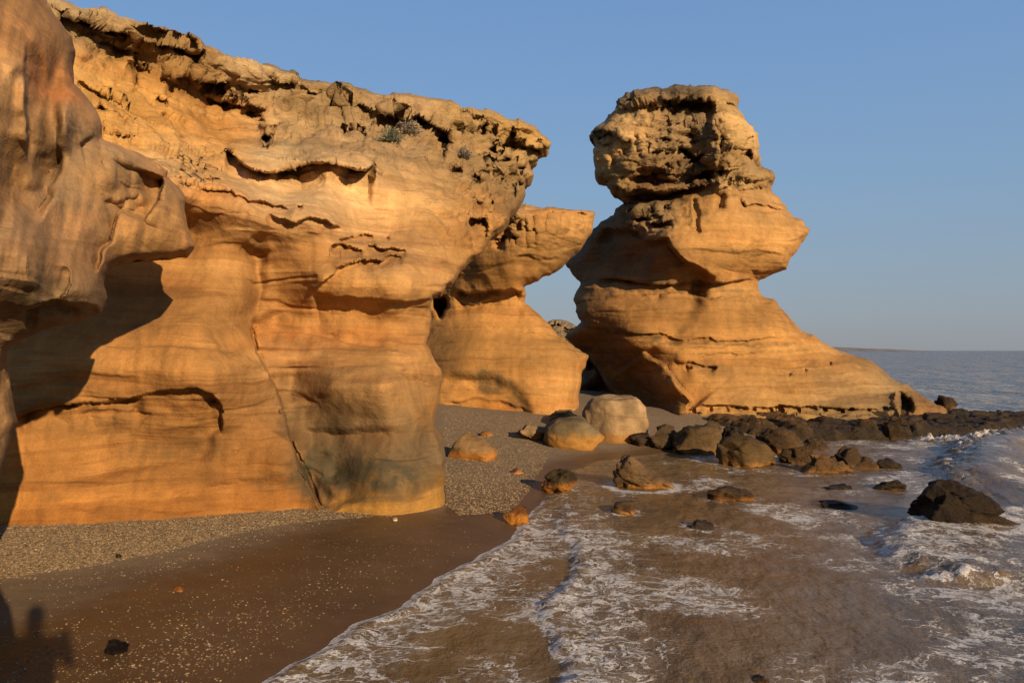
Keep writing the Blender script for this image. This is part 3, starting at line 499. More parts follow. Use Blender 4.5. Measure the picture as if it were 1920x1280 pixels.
C_led = [([(1236, 188), (1262, 188), (1290, 190), (1326, 186), (1340, 196)], 1.0, 16, 24, 2, .06), ([(1154, 204), (1180, 200), (1210, 194), (1240, 200)], .5, 12, 12), ([(1104, 254), (1120, 262), (1140, 247), (1168, 261), (1190, 266)], .6, 10, 12), ([(1232, 286), (1262, 280), (1310, 288)], .4, 12, 14),
  ([(1338, 225), (1352, 262), (1345, 300), (1350, 345)], -.85, 30, 18, 2.5, .08), ([(1362, 268), (1385, 277), (1412, 284)], .45, 8, 14), ([(1180, 342), (1210, 330), (1262, 328), (1300, 322)], .4, 12, 20), ([(1140, 345), (1165, 352), (1210, 356), (1262, 358), (1320, 345)], .7, 10, 22), ([(1365, 345), (1410, 340), (1446, 346)], .4, 10, 10), ([(1360, 192), (1385, 204)], .3, 8, 8), ([(1280, 236), (1310, 232), (1345, 234)], .35, 10, 14)]
C_gro = [([(1250, 215), (1252, 250), (1248, 290)], .3, 5), ([(1135, 265), (1150, 295), (1156, 330)], .25, 7), ([(1165, 372), (1230, 371), (1335, 362)], 1.0, 7), ([(1292, 230), (1300, 265), (1296, 300)], .35, 8), ([(1190, 250), (1200, 300)], .15, 5)]
C_pit = [(1291, 199, 40, 10, .9, 0, .4), (1122, 252, 12, 8, .6), (1156, 196, 8, 7, .4), (1187, 189, 10, 5, .4), (1222, 195, 10, 5, .4), (1286, 283, 22, 7, 1.0, 8), (1230, 289, 11, 6, .6), (1258, 284, 8, 6, .5), (1348, 266, 16, 12, .9), (1225, 334, 42, 19, .9, 5, .4), (1330, 327, 34, 14, 1.1, -8, .4), (1172, 285, 6, 6, .3), (1400, 292, 14, 9, .4), (1405, 262, 10, 6, .3), (1312, 300, 14, 18, .5), (1265, 210, 6, 5, .3), (1380, 335, 10, 6, .3), (1125, 272, 10, 5, .4), (1260, 312, 10, 8, .4), (1300, 250, 12, 14, .3)]
C_tint = [(1180, 180, 30, .44, .32, .2), (1290, 172, 30, .30, .23, .155), (1360, 180, 30, .58, .43, .25), (1180, 235, 35, .60, .43, .24), (1130, 250, 20, .36, .27, .17), (1150, 310, 35, .56, .39, .19), (1230, 310, 35, .42, .31, .185), (1280, 250, 35, .36, .27, .175), (1320, 250, 25, .27, .20, .13), (1390, 240, 35, .60, .44, .24), (1380, 320, 35, .60, .44, .25), (1300, 330, 30, .30, .20, .12), (1230, 335, 25, .40, .22, .10), (1220, 365, 25, .26, .18, .11)]  # darkest tints paint shade into the central recess and under the cap
C_rough = [(a_, b_, c_, v_ * .95) for a_, b_, c_, v_ in [(1180, 180, 30, 1), (1290, 180, 30, .9), (1360, 200, 30, .6), (1180, 230, 25, .35), (1140, 300, 30, .5), (1230, 290, 35, 1), (1300, 280, 30, 1), (1390, 240, 30, .45), (1390, 300, 30, .9), (1250, 350, 40, .7), (1400, 340, 30, .7)]]
C_st = [(1290, 172, 40, 10, .5, 0), (1315, 248, 26, 26, .6, 0), (1125, 250, 14, 14, .7, 0), (1300, 310, 30, 22, .5, 0), (1250, 270, 26, 14, .3, 0), (1165, 190, 12, 10, .5, 0), (1200, 365, 40, 8, .5, 0)]  # marks in the recesses and under-cap gap are painted shade
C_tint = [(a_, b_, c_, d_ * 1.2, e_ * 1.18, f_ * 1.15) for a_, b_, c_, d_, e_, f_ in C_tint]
capr = relief('cap_rock', C_out, C_pts, ROCK, C_led, C_gro, C_pit, C_tint, C_rough, C_st, step=1.5, curl_px=15, curl_m=.8, thick=3.6, thick_px=70, seed=13, outline_amp=3.0)
for o in (body, capr):
    o.parent = stack; o.location = (-7.0, -28.0, -0.2)

# ================================================================== SAND
SHORE = [(40, -40), (14, -8), (7, -1), (3, 2.6), (0, 3.7), (-1.75, 4.9), (-1.96, 6.2), (-1.62, 7.0), (-1.50, 7.5), (-1.12, 8.1), (-.80, 9.1), (-.42, 9.9), (-.02, 10.8), (.12, 11.6), (.30, 12.8), (.55, 13.6), (.95, 15.2), (1.25, 17.2), (2.0, 18.6), (3.4, 19.8), (6, 21.4), (9, 23.6), (12, 25.5), (16, 28), (20, 31), (17, 35), (9, 40), (4, 60), (4, 400), (-60, 4000)]
def shore_s(x, y):
    d, s, _, _, _ = seg_info(x, y, SHORE)
    w = .10 * perlin(np.stack([x * 1.1, y * 1.1, x * 0], -1)) + .05 * perlin(np.stack([x * 3.7, y * 3.7, x * 0 + 3], -1))
    return d * s + w
def ground_z(x, y, detail=True):
    x = np.atleast_1d(np.asarray(x, float)); y = np.atleast_1d(np.asarray(y, float))
    s = shore_s(x, y); sp = np.maximum(s, 0)
    z = .26 * (1 - np.exp(-sp / 2.4)) + .035 * sp * (sp < 40) * sstep(16, 26, y) * 2.2
    z = np.where(s < 0, np.maximum(-1.6, .075 * s), z)
    z = np.minimum(z, 1.6)
    z += 1.0 * np.exp(-((x - .2) ** 2 + (y + .8) ** 2) / 2.3 ** 2)          # the bank the photographer stands on
    if detail:
        P = np.stack([x, y, x * 0], -1)
        z += (.022 * fbm(P * .8, 3) + .006 * fbm(P * 4, 2)) * sstep(.05, 1.0, s)
    return z
def gproj(px, py, zoff=0.0):
    """where the ray through a photo point meets the ground"""
    px = np.atleast_1d(np.asarray(px, float)); py = np.atleast_1d(np.asarray(py, float))
    z = np.zeros(len(px)) + .1
    for _ in range(12):
        d = (CAMH - z) * F / np.maximum(py - HY, 1); z = .5 * z + .5 * (np.maximum(ground_z((px - CX) / F * d, d, False), -.05) + zoff)
    return (px - CX) / F * d, d, z

def stretch(lo, hi, step, far_lo, far_hi, n):
    c = np.arange(lo, hi, step); g = np.geomspace(step, 1, n)
    a = lo - np.cumsum(np.geomspace(step, (lo - far_lo) / 3.0, n)) ; b = hi + np.cumsum(np.geomspace(step, (far_hi - hi) / 3.0, n))
    return np.concatenate([a[::-1], c, b])
def grid_xy(xs, ys):
    X, Y = np.meshgrid(xs, ys); ny, nx = X.shape; idx = np.arange(nx * ny).reshape(ny, nx)
    Q = np.stack([idx[:-1, :-1], idx[:-1, 1:], idx[1:, 1:], idx[1:, :-1]], -1).reshape(-1, 4)
    return X.ravel(), Y.ravel(), Q

m = bpy.data.materials.new('beach_sand'); N = NT(m)
co = N.n('ShaderNodeTexCoord').outputs['Object']
grav = N.n('ShaderNodeAttribute', attribute_name='gravel').outputs['Fac']
wetn = N.n('ShaderNodeAttribute', attribute_name='wet').outputs['Fac']
n1 = N.noise(co, .9, 5, .6); n2 = N.noise(co, 55, 3, .7); n3 = N.noise(N.map(co, (1, 2.2, 1), (0, 0, R(-20))), 2.6, 5, .65); n4 = N.noise(co, 150, 2, .6)
wet = N.math('ADD', wetn, N.rng(n3, .3, .7, -.22, .22), clamp=True)
dry = N.mix(N.rng(n1, .35, .65), (.125, .072, .029), (.165, .098, .043)); wc = N.mix(N.rng(n1, .35, .65), (.066, .031, .0092), (.092, .046, .0150))
c = N.mix(wet, dry, wc)
gv = N.mix(N.rng(n2, .35, .65), (.085, .056, .029), (.27, .185, .10))
gf = N.math('MULTIPLY', grav, N.rng(N.noise(co, 7, 5, .7), .35, .55, .35, 1, True), clamp=True)
c = N.mix(gf, c, gv)
c = N.mix(1, c, N.grey(N.math('MULTIPLY', N.rng(n2, .3, .7, .86, 1.13), N.rng(n4, .3, .7, .88, 1.1))), 'MULTIPLY')
sp = N.rng(N.n('ShaderNodeTexVoronoi', feature='F1', ins={'Vector': co, 'Scale': 30.0}).outputs['Distance'], .06, .14, 1, 0, True)
sp = N.math('MULTIPLY', sp, N.rng(N.noise(co, 1.7, 5, .7), .48, .62, .06, .8, True))
c = N.mix(sp, c, (.30, .21, .12))
hh = N.math('MULTIPLY_ADD', n2, N.math('MULTIPLY_ADD', gf, 1.4, .35), N.math('MULTIPLY', n3, .5))
p = N.n('ShaderNodeBsdfPrincipled', ins={'Base Color': c, 'Roughness': N.rng(wet, .2, 1, .9, .42), 'Specular IOR Level': .35, 'Normal': N.bump(hh, .5, .025)})
N.out(p.outputs[0]); SAND = m

xs = stretch(-9, 8, .06, -3000, 3000, 26); ys = stretch(4.5, 27, .06, -400, 4000, 26)
X, Y, Q = grid_xy(xs, ys); Z = ground_z(X, Y)
S_ = shore_s(X, Y); Pn = np.stack([X, Y, X * 0], -1)
wetv = 1 - sstep(2.0, 3.3, S_ + .35 * fbm(Pn * .7, 3)); wetv = np.where(Y > 15, np.minimum(wetv, 1 - sstep(.2, 1.4, S_)), wetv)
PXg = CX + X / np.maximum(Y, .5) * F; PYg = HY + (CAMH - Z) / np.maximum(Y, .5) * F
gl = np.interp(PXg, [-400, 0, 200, 330, 420, 520, 620, 835, 836], [1090, 1082, 1056, 1030, 1005, 985, 962, 955, 700])    # lower edge of the shell bank
grv = sstep(14, -14, PYg - gl + 16 * fbm(Pn * 1.4, 3)) * (Y > 4) * (Y < 13.2)
grv = np.maximum(grv, .8 * sstep(12.4, 14.5, Y + .8 * fbm(Pn * .6, 3)) * sstep(.25, 1.4, S_ + .4 * fbm(Pn * .9, 3)))
mesh_o = mesh_obj('beach', np.stack([X, Y, Z], -1), Q, SAND, attrs=dict(gravel=grv, wet=wetv)); tag(mesh_o, 'brown wet sand beach sloping from the cliff foot to the surf', kind='structure')
SP = mesh_o

# ================================================================== SEA
FR2 = [(1.3, 15.0), (.85, 13.2), (.66, 11.8), (.80, 10.6), (.72, 9.6), (.70, 9.0), (.38, 8.1), (.30, 7.3), (.42, 6.5), (.35, 5.8), (.2, 4.6), (1.2, 3.2)]
BORE = [(10.5, 13.4), (8.2, 12.9), (6.4, 12.4), (5.1, 11.2), (4.65, 10.2), (4.60, 9.5), (4.9, 8.9), (5.6, 8.5), (7.2, 8.2), (9.5, 8.2)]
BRK = [(20, 27), (14.2, 22.4), (11.6, 20.2), (10.2, 18.0), (8.8, 15.8), (8.6, 14.4)]
def water_fields(x, y):
    P = np.stack([x, y, x * 0], -1); S = shore_s(x, y); w = -S
    wob = .22 * fbm(P * 1.3, 3, off=5) + .07 * fbm(P * 5, 2, off=2)
    n5 = fbm(P * 2.4, 3, off=40); n6 = fbm(P * .55, 3, off=60)
    near = 1 - sstep(40, 90, np.hypot(x, y))
    h = near * (.060 * fbm(P * np.array([.9, .55, 1]), 3, off=70) + .022 * ridged(P * np.array([2.2, 1.6, 1]), 3, off=80)) * sstep(0, 1.5, w)
    h += sstep(16, 40, np.hypot(x, y)) * near * .10 * perlin(P * np.array([.35, .2, 1]) + 4)
    den = .14 + .54 * sstep(-.12, .28, n6) * sstep(.3, 1.5, w)
    # swash edge
    dsw = 1.0 * np.exp(-(np.maximum(w, 0) / .13)) ; lim = 1.05 + .5 * n6
    dsw = np.maximum(dsw, (.68 + .32 * n5) * (1 - sstep(lim * .5, lim * 1.35, w)))
    dsw *= np.interp(y, [0, 11.5, 13, 16, 20], [1, 1, .6, .45, .35])
    den = np.maximum(den, dsw); h += .028 * np.exp(-((w - .10) / .10) ** 2) * (w > -.1) + .010 * sstep(.02, .12, w)
    # second front
    d, s, t, _, _ = seg_info(x, y, FR2); sg = d * s + wob                # left of path (towards deeper water) positive
    ok = (y > 3.5) & (y < 15.5); amp = np.interp(y, [4, 6, 11, 13.5, 15.5], [1, 1, 1, .5, 0]); rr = np.maximum(sg, 0)
    fr = ok * (1.02 * np.exp(-(rr / .22)) * (sg > -.03)); fr = np.maximum(fr, ok * (sg > 0) * (.66 + .34 * n5) * (1 - sstep(.25 + .5 * (n6 + .3), 1.3 + .9 * (n6 + .3), rr)))
    den = np.maximum(den, fr * amp); h += amp * ok * .055 * sstep(-.06, .12, sg) * np.exp(-rr / .8)
    h += amp * ok * (sg > 0) * np.exp(-rr / .7) * (.075 * np.maximum(0, fbm(P * 7, 3, off=3)) + .02 * fbm(P * 16, 2))
    # bore around the dark boulder
    d, s, t, _, _ = seg_info(x, y, BORE); sg = d * s + wob * .9; rr = np.maximum(sg, 0); ok = (y > 7) & (y < 14) & (x < 14)
    top = (y > 8.9)
    b = ok * (sg > 0) * (.74 + .34 * n5) * (1 - sstep(.6, 2.6, rr)) * np.interp(y, [8, 9, 10, 13], [.55, .75, 1, 1]); den = np.maximum(den, b)
    h += ok * .15 * sstep(-.2, .45, sg) * np.exp(-(rr / 1.9) ** 1.5); h += ok * (sg > 0) * np.exp(-rr / 1.2) * (.12 * np.maximum(0, fbm(P * 4.2, 4, off=9)))
    q = np.exp(-((x - 4.85) ** 2 / .22 + (y - 8.95) ** 2 / .03)); h += q * (.04 + .20 * np.maximum(0, fbm(P * 12, 3))); den = np.maximum(den, q)
    # breaker running on to the rock shelf
    d, s, t, _, _ = seg_info(x, y, BRK); sg = -(d * s) + wob; sg = -sg
    ok = (y > 13.5) & (y < 27); am = np.interp(y, [13.5, 16, 21, 27], [0, .8, 1, .5])
    h += ok * am * .42 * np.exp(-((sg - .6) / .9) ** 2); spl = ok * np.exp(-((sg + .15) / .45) ** 2)
    h += spl * am * .34 * np.maximum(0, fbm(P * 3.3, 4, off=14)); den = np.maximum(den, spl * (.72 + .5 * n5) * am)
    q = np.exp(-((x - 12.4) ** 2 / 1.9 + (y - 22.0) ** 2 / .5)); h += q * (.16 + .7 * np.maximum(0, fbm(P * 3.6, 4, off=15))); den = np.maximum(den, q * 1.1)
    den = np.maximum(den, .52 * sstep(.0, .3, n6 + .2) * sstep(10, 13, x) * (y < 26) * (y > 8))
    for (bx, by, br, dn) in COLLARS:
        dd = np.hypot(x - bx, (y - by)) ; rg = np.exp(-((dd - br * (1 + .25 * n5)) / (.09 + .12 * br)) ** 2); den = np.maximum(den, dn * rg)
    den *= np.interp(np.hypot(x, y), [0, 26, 45, 80], [1, 1, .55, .30]); return h, np.clip(den, 0, 1.15)

m = bpy.data.materials.new('sea_water'); N = NT(m)
co = N.n('ShaderNodeTexCoord').outputs['Object']; den = N.n('ShaderNodeAttribute', attribute_name='foam').outputs['Fac']; far = N.n('ShaderNodeAttribute', attribute_name='offshore').outputs['Fac']
wv = N.noise(co, 1.5, 4, .6, out=1)
wco = N.n('ShaderNodeVectorMath', operation='MULTIPLY_ADD', ins={0: wv, 1: (.55, .9, 0), 2: co}).outputs[0]
def ridge(vec, sc, k, det=5, ro=.62):
    n = N.noise(vec, sc, det, ro); return N.math('SUBTRACT', 1, N.math('MULTIPLY', N.math('ABSOLUTE', N.math('SUBTRACT', n, .5)), k), clamp=True)
r1 = ridge(N.map(wco, (1, 1.5, 1)), 1.7, 13); r2 = ridge(N.map(wco, (1, 1.5, 1), loc=(3, 7, 2)), 4.6, 9.0); r3 = ridge(N.map(wco, (1, 1.4, 1), loc=(8, 1, 2)), 13, 7)
brk = N.noise(co, 26, 4, .7)
L = N.math('MAXIMUM', r1, N.math('MULTIPLY', r2, .80)); L = N.math('MAXIMUM', L, N.math('MULTIPLY', r3, .62)); L = N.math('MULTIPLY', L, N.rng(brk, .25, .7, .88, 1.04))
thr = N.math('SUBTRACT', 1.05, N.math('MULTIPLY', den, .92))
ff = N.n('ShaderNodeMapRange', interpolation_type='SMOOTHSTEP', ins={'Value': L, 'From Min': thr, 'From Max': N.math('ADD', thr, .32), 'To Min': 0., 'To Max': 1.}).outputs[0]
haze_f = N.math('MULTIPLY', N.rng(den, .25, .9, 0, .22), N.rng(N.noise(wco, 3.4, 5, .65), .42, .65))
foam = N.math('MAXIMUM', N.math('MULTIPLY', ff, .92), haze_f)
nb = N.noise(co, .5, 4, .6)
brown = N.mix(N.rng(nb, .35, .65), (.090, .051, .017), (.140, .084, .031)); sea = N.mix(N.rng(N.noise(N.map(co, (.05, .22, 1)), 1, 6, .7), .38, .62), (.14, .102, .062), (.26, .195, .12))
wc = N.mix(far, brown, sea)
rip = N.noise(N.map(co, (1, .6, 1), (0, 0, R(12))), 3.2, 6, .62); rip2 = N.noise(co, 14, 4, .6); swl = N.noise(N.map(co, (.6, .22, 1), (0, 0, R(8))), .55, 5, .62)
hw = N.math('MULTIPLY_ADD', rip2, .20, rip); hw = N.math('ADD', hw, N.math('MULTIPLY', N.math('MULTIPLY', swl, far), 34.0))
bw = N.bump(hw, .75, .12)
water = N.n('ShaderNodeBsdfPrincipled', ins={'Base Color': wc, 'Roughness': N.math('MULTIPLY_ADD', far, .14, .12), 'IOR': 1.33, 'Normal': bw})
bf = N.bump(N.math('MULTIPLY_ADD', foam, .8, N.math('MULTIPLY', brk, .7)), .9, .035)
fo = N.n('ShaderNodeBsdfPrincipled', ins={'Base Color': N.mix(N.rng(brk, .35, .7), (.34, .28, .22), (.70, .63, .55)), 'Roughness': .65, 'Normal': bf, 'Specular IOR Level': .3})
mx = N.n('ShaderNodeMixShader', ins={0: foam}); N.t.links.new(water.outputs[0], mx.inputs[1]); N.t.links.new(fo.outputs[0], mx.inputs[2]); N.out(mx.outputs[0]); WATER = m

# ================================================================== BOULDERS
import bmesh
bm = bmesh.new(); bmesh.ops.create_icosphere(bm, subdivisions=5, radius=1); ICO = np.array([v.co[:] for v in bm.verts]); ICF = np.array([[v.index for v in f.verts] for f in bm.faces]); bm.free()
bm = bmesh.new(); bmesh.ops.create_icosphere(bm, subdivisions=4, radius=1); ICO4 = np.array([v.co[:] for v in bm.verts]); ICF4 = np.array([[v.index for v in f.verts] for f in bm.faces]); bm.free()
COLLARS = []
def boulder(px0, px1, pyt, pyb, label, seed, cuts=8, ratio=.85, taper=.0, lean=.0, top=(.16, .12, .075), low=(.34, .20, .07), lowfrac=.25, sq=1.0, rough=.5, name='boulder', d=None, mat=None, collar=0, group='boulders at the foot of the rocks', cut_d=(.42, .74), noise=.10, yaw=None, stain=.0, cat='boulder', small=False):
    rnd = np.random.RandomState(seed); cx = (px0 + px1) / 2
    if d is None:
        x, y, z = gproj([cx], [pyb]); d = float(y[0]); zb = float(z[0])
    else: zb = CAMH + (HY - pyb) / F * d
    W = (px1 - px0) / F * d; H = (pyb - pyt) / F * d; Dp = W * ratio
    V = (ICO4 if small else ICO).copy(); Fc = ICF4 if small else ICF
    if sq != 1: V = np.sign(V) * np.abs(V) ** sq; V /= np.abs(V).max(0)
    for k in range(cuts):
        n = rnd.normal(size=3); n /= np.linalg.norm(n); dd = rnd.uniform(*cut_d); e = V @ n - dd; V -= np.outer(np.maximum(e, 0) * .93, n)
    a = rnd.uniform(0, 6.28) if yaw is None else yaw; V[:, :2] = V[:, :2] @ np.array([[math.cos(a), -math.sin(a)], [math.sin(a), math.cos(a)]])
    wl1, wl2, wlc, wlf = worley(V * 1.5, off=seed, facets=True); V += (noise * (1.3 * fbm(V * 1.8, 5, off=seed) + (.8 * (wlc - .5) + 2.3 * wlf) * sstep(0, .06, wl2 - wl1) * (rough > .25) + .35 * fbm(V * 7, 3, off=seed)))[:, None] * (V / np.linalg.norm(V, axis=1)[:, None])
    V = (V - V.min(0)) / (V.max(0) - V.min(0)); t = V[:, 2].copy()
    V[:, 0] = (V[:, 0] - .5) * (1 - taper * t) + lean * (t - .3); V[:, 1] = (V[:, 1] - .5) * (1 - taper * .8 * t)
    V[:, 0] = (V[:, 0] - V[:, 0].min()) / np.ptp(V[:, 0]) - .5
    bur = .22 * H + .04; c = (cx - CX) / F * d
    P = np.stack([V[:, 0] * W, V[:, 1] * Dp, V[:, 2] * (H + bur) - bur], -1)
    if mat is WETROCK or mat is None: P += (rough * .035 * ridged(P * 5 + seed, 4))[:, None] * (P - P.mean(0)) / (np.linalg.norm(P - P.mean(0), axis=1)[:, None] + .05)
    k = sstep(lowfrac + .14, lowfrac - .12, P[:, 2] / H + .18 * fbm(P * 4 + seed, 3))
    k2 = sstep(-.2, .35, fbm(P * 2.1 + seed, 3)); tp = np.array(top)[None] * (.62 + .5 * k2[:, None]) * (.80 if mat is None else .95); ti = (tp * (1 - k[:, None]) + np.array(low) * k[:, None]) * np.array([.58, .50, .38] if mat is not None else [.66, .475, .275])
    ob = mesh_obj(name, P, Fc, mat or WETROCK, attrs=dict(tint=ti, rough=np.full(len(P), rough), stain=np.full(len(P), stain) * (1 - k) * k2))
    ob.location = (c, d + Dp * .35, zb)
    if collar: COLLARS.append((c, d + Dp * .3, max(W, .2) * .56, collar))
    tag(ob, label, cat, group); return ob

B = boulder
B(1095, 1221, 742, 830, 'largest smooth rounded tan boulder with an orange foot beside the dark gap', 21, cuts=3, top=(.47, .33, .19), low=(.50, .27, .08), lowfrac=.14, rough=.05, mat=ROCK, noise=.10, cut_d=(.75, .95), sq=.85, ratio=.8)
B(1020, 1136, 782, 842, 'rounded boulder with mottled grey top and orange belly in front of the largest tan boulder', 22, cuts=3, top=(.31, .235, .14), low=(.50, .27, .07), lowfrac=.42, rough=.2, mat=ROCK, cut_d=(.75, .95), sq=.85, stain=.45)
B(968, 1030, 796, 826, 'flat broken tan slab left of the two rounded boulders', 23, cuts=9, top=(.40, .27, .15), low=(.42, .22, .07), rough=.3, mat=ROCK)
B(1030, 1092, 768, 792, 'low tan slab leaning at the foot of the anvil buttress', 24, cuts=8, top=(.42, .28, .14), rough=.3, mat=ROCK, small=True)
B(836, 932, 815, 864, 'angular orange brown rock shaped like a low pyramid beside the cliff foot', 31, cuts=12, top=(.36, .23, .11), low=(.52, .24, .06), lowfrac=.3, rough=.15, mat=ROCK, taper=.55, lean=-.05, cut_d=(.4, .7))
B(1016, 1084, 883, 928, 'small rock with black algae cap and orange sides at the edge of wet sand', 32, cuts=8, top=(.13, .11, .06), low=(.48, .25, .06), lowfrac=.45, rough=.8, stain=.5, collar=.5)
B(1152, 1270, 855, 924, 'pointed grey boulder with tall left peak standing in shallow water', 33, cuts=10, top=(.24, .185, .12), low=(.42, .24, .07), lowfrac=.15, rough=.35, taper=.62, lean=-.34, collar=1.0, cut_d=(.45, .75))
B(943, 992, 950, 984, 'small bright orange rock on wet sand at the swash line', 34, cuts=9, top=(.40, .20, .06), low=(.52, .26, .05), lowfrac=.5, rough=.4, small=True)
B(1146, 1196, 941, 971, 'small two-tone rock, dark left and orange right, half sunk in surf', 35, cuts=9, top=(.15, .11, .06), low=(.48, .25, .07), lowfrac=.4, rough=.4, small=True, collar=.6)
B(1332, 1418, 917, 946, 'long flat brown rock awash, behind the small rocks in the surf', 36, cuts=9, top=(.15, .10, .05), low=(.36, .19, .05), lowfrac=.4, rough=.6, collar=.45)
B(1290, 1346, 978, 1001, 'small dark wedge of rock awash in the middle of the foam', 37, cuts=9, top=(.10, .075, .04), low=(.28, .15, .05), rough=.6, small=True, collar=.6)
B(1156, 1192, 1008, 1022, 'tiny orange rock just breaking the foam', 38, cuts=6, top=(.40, .22, .07), low=(.42, .22, .06), rough=.3, small=True)
B(1110, 1140, 1000, 1014, 'tiny greenish black rock just breaking the foam', 39, cuts=6, top=(.11, .09, .04), low=(.14, .10, .05), rough=.5, small=True)
B(1545, 1608, 911, 926, 'flat dark rock awash left of two-humped dark rock', 40, cuts=6, top=(.07, .05, .03), low=(.14, .09, .04), rough=.6, small=True, collar=.3)
B(1546, 1628, 943, 961, 'flattest dark rock awash, a long sliver nearest the big black boulder', 41, cuts=6, top=(.06, .045, .028), low=(.12, .08, .04), rough=.6, small=True, collar=.3)
B(1643, 1708, 900, 924, 'low rounded brown black rock awash behind the foaming wave', 42, cuts=6, top=(.07, .052, .03), low=(.16, .10, .045), rough=.6, collar=.45)
B(1646, 1692, 861, 885, 'small black rock tilted up, beside the tan wedge rocks', 43, cuts=9, top=(.07, .052, .03), low=(.14, .10, .045), rough=.6, small=True, collar=.5)
B(1730, 1756, 893, 903, 'tiny black rock tip near the breaking wave', 44, cuts=5, top=(.05, .04, .025), low=(.08, .06, .03), rough=.5, small=True)
B(1748, 1925, 906, 1006, 'big black wet boulder with sloping shiny back in surf', 45, cuts=9, top=(.060, .048, .034), low=(.17, .115, .055), lowfrac=.12, rough=.55, taper=.5, lean=-.22, collar=1.0, ratio=.9, cut_d=(.5, .8))
B(1512, 1600, 853, 894, 'tan wedge rock with a peaked top standing in shallows', 46, cuts=11, top=(.30, .20, .10), low=(.38, .22, .08), rough=.4, taper=.5, collar=.5, cut_d=(.4, .7))
B(1572, 1660, 838, 886, 'dark rock slab leaning behind the tan wedge rock', 47, cuts=10, top=(.11, .08, .045), low=(.20, .13, .06), rough=.6, taper=.3, lean=-.2)
B(1350, 1466, 818, 880, 'blocky olive brown boulder with flat top, largest of the dark pile', 48, cuts=7, top=(.185, .14, .068), low=(.33, .21, .07), lowfrac=.2, rough=.3, sq=.62, cut_d=(.75, .95), noise=.06, yaw=.2, stain=.2, collar=.4)
B(1266, 1358, 800, 856, 'flat-topped olive block left of the largest blocky boulder', 49, cuts=7, top=(.20, .15, .08), low=(.25, .17, .08), rough=.3, sq=.62, cut_d=(.7, .95), noise=.06, yaw=.4, stain=.2)
B(1214, 1274, 796, 842, 'dark rounded rock with pale rim beside the large tan boulder', 50, cuts=8, top=(.14, .105, .06), low=(.12, .09, .05), rough=.4, stain=.3)
B(1182, 1222, 812, 838, 'small black rock in shade touching the large tan boulder', 51, cuts=6, top=(.07, .05, .035), low=(.08, .06, .04), rough=.4, small=True)
B(1314, 1356, 788, 818, 'rough grey rock lodged on top of the dark pile under the stack', 52, cuts=8, top=(.18, .14, .085), low=(.14, .10, .06), rough=.7, small=True, d=23.5)
B(1408, 1442, 790, 816, 'small crusty pinkish rock perched on the dark pile', 53, cuts=7, top=(.30, .23, .16), low=(.14, .10, .06), rough=.9, small=True, d=23.5)
B(1424, 1516, 800, 856, 'weathered brown boulder behind the largest blocky boulder', 54, cuts=9, top=(.16, .115, .06), low=(.32, .18, .06), rough=.7, stain=.3)
B(1462, 1530, 838, 876, 'low brown rock right of the largest blocky boulder', 55, cuts=9, top=(.17, .12, .06), low=(.22, .14, .06), rough=.6, collar=.4)
B(1500, 1560, 820, 846, 'low dark rock at the foot of the rock shelf', 56, cuts=9, top=(.11, .08, .045), low=(.16, .10, .045), rough=.7)
B(1355, 1400, 800, 828, 'black angular rock wedged between the olive blocks', 57, cuts=8, top=(.07, .055, .035), low=(.08, .06, .04), rough=.6, small=True, d=22.0)
B(1762, 1800, 741, 770, 'small black rock on the seaward tip of the stack foot', 58, cuts=8, top=(.07, .052, .035), low=(.20, .13, .06), rough=.5, small=True, d=29.5)
B(1660, 1720, 792, 834, 'dark craggy rock at the right end of the stack foot', 59, cuts=9, top=(.12, .085, .04), low=(.12, .08, .04), rough=1., d=23.0)
B(1395, 1450, 1268, 1300, 'dark wet rock cut off by bottom edge of view', 60, cuts=8, top=(.07, .05, .03), low=(.14, .09, .04), rough=.5, small=True)
B(958, 982, 878, 888, 'tiny flat orange stone on the sand', 61, cuts=6, top=(.46, .24, .08), low=(.46, .24, .08), rough=.2, small=True, name='stone', cat='stone')
B(900, 925, 808, 818, 'tiny tan stone on gravel behind the pyramid-shaped rock', 62, cuts=6, top=(.46, .27, .11), low=(.46, .26, .10), rough=.2, small=True, name='stone', cat='stone')
B(196, 232, 1208, 1224, 'black lump of weed-covered rock on wet sand', 63, cuts=6, top=(.030, .022, .014), low=(.03, .02, .012), rough=1., small=True, name='stone', cat='stone')
B(322, 342, 1100, 1109, 'small orange stone lying alone on brown sand', 64, cuts=6, top=(.36, .17, .06), low=(.36, .17, .06), rough=.1, small=True, name='stone', cat='stone')
B(214, 226, 1038, 1046, 'small black pebble at the edge of the shell bank', 65, cuts=6, top=(.03, .03, .03), low=(.03, .03, .03), rough=.1, small=True, name='stone', cat='stone')
B(735, 745, 970, 976, 'small white shell stone near the cliff corner', 66, cuts=3, top=(.85, .82, .75), low=(.85, .82, .75), rough=.0, small=True, name='stone', cat='stone')

B(-1000, -75, 650, 1720, 'unseen tall rough rock added beside the viewpoint to shadow the left beach', 70, cuts=9, ratio=.3, top=(.42, .30, .18), low=(.42, .27, .12), rough=.4, mat=ROCK, taper=.25, d=3.2, name='shadow_rock', cat='rock', group=None)  # added out of view to cast the shadow strip along the left edge
# ---- sea surface (after the boulders, whose foam collars it carries)
xs = stretch(-3, 15.5, .055, -20000, 24000, 34); ys = stretch(5.0, 25, .055, -20, 26000, 34)
ys = ys[ys > -18]
X, Y, Q = grid_xy(xs, ys); h, dn = water_fields(X, Y)
SEA = mesh_obj('sea', np.stack([X, Y, h], -1), Q, WATER, attrs=dict(foam=dn, offshore=sstep(14, 42, np.hypot(X, Y))))
tag(SEA, 'shallow murky brown sea with foam streaks, greyer towards the horizon', kind='structure')

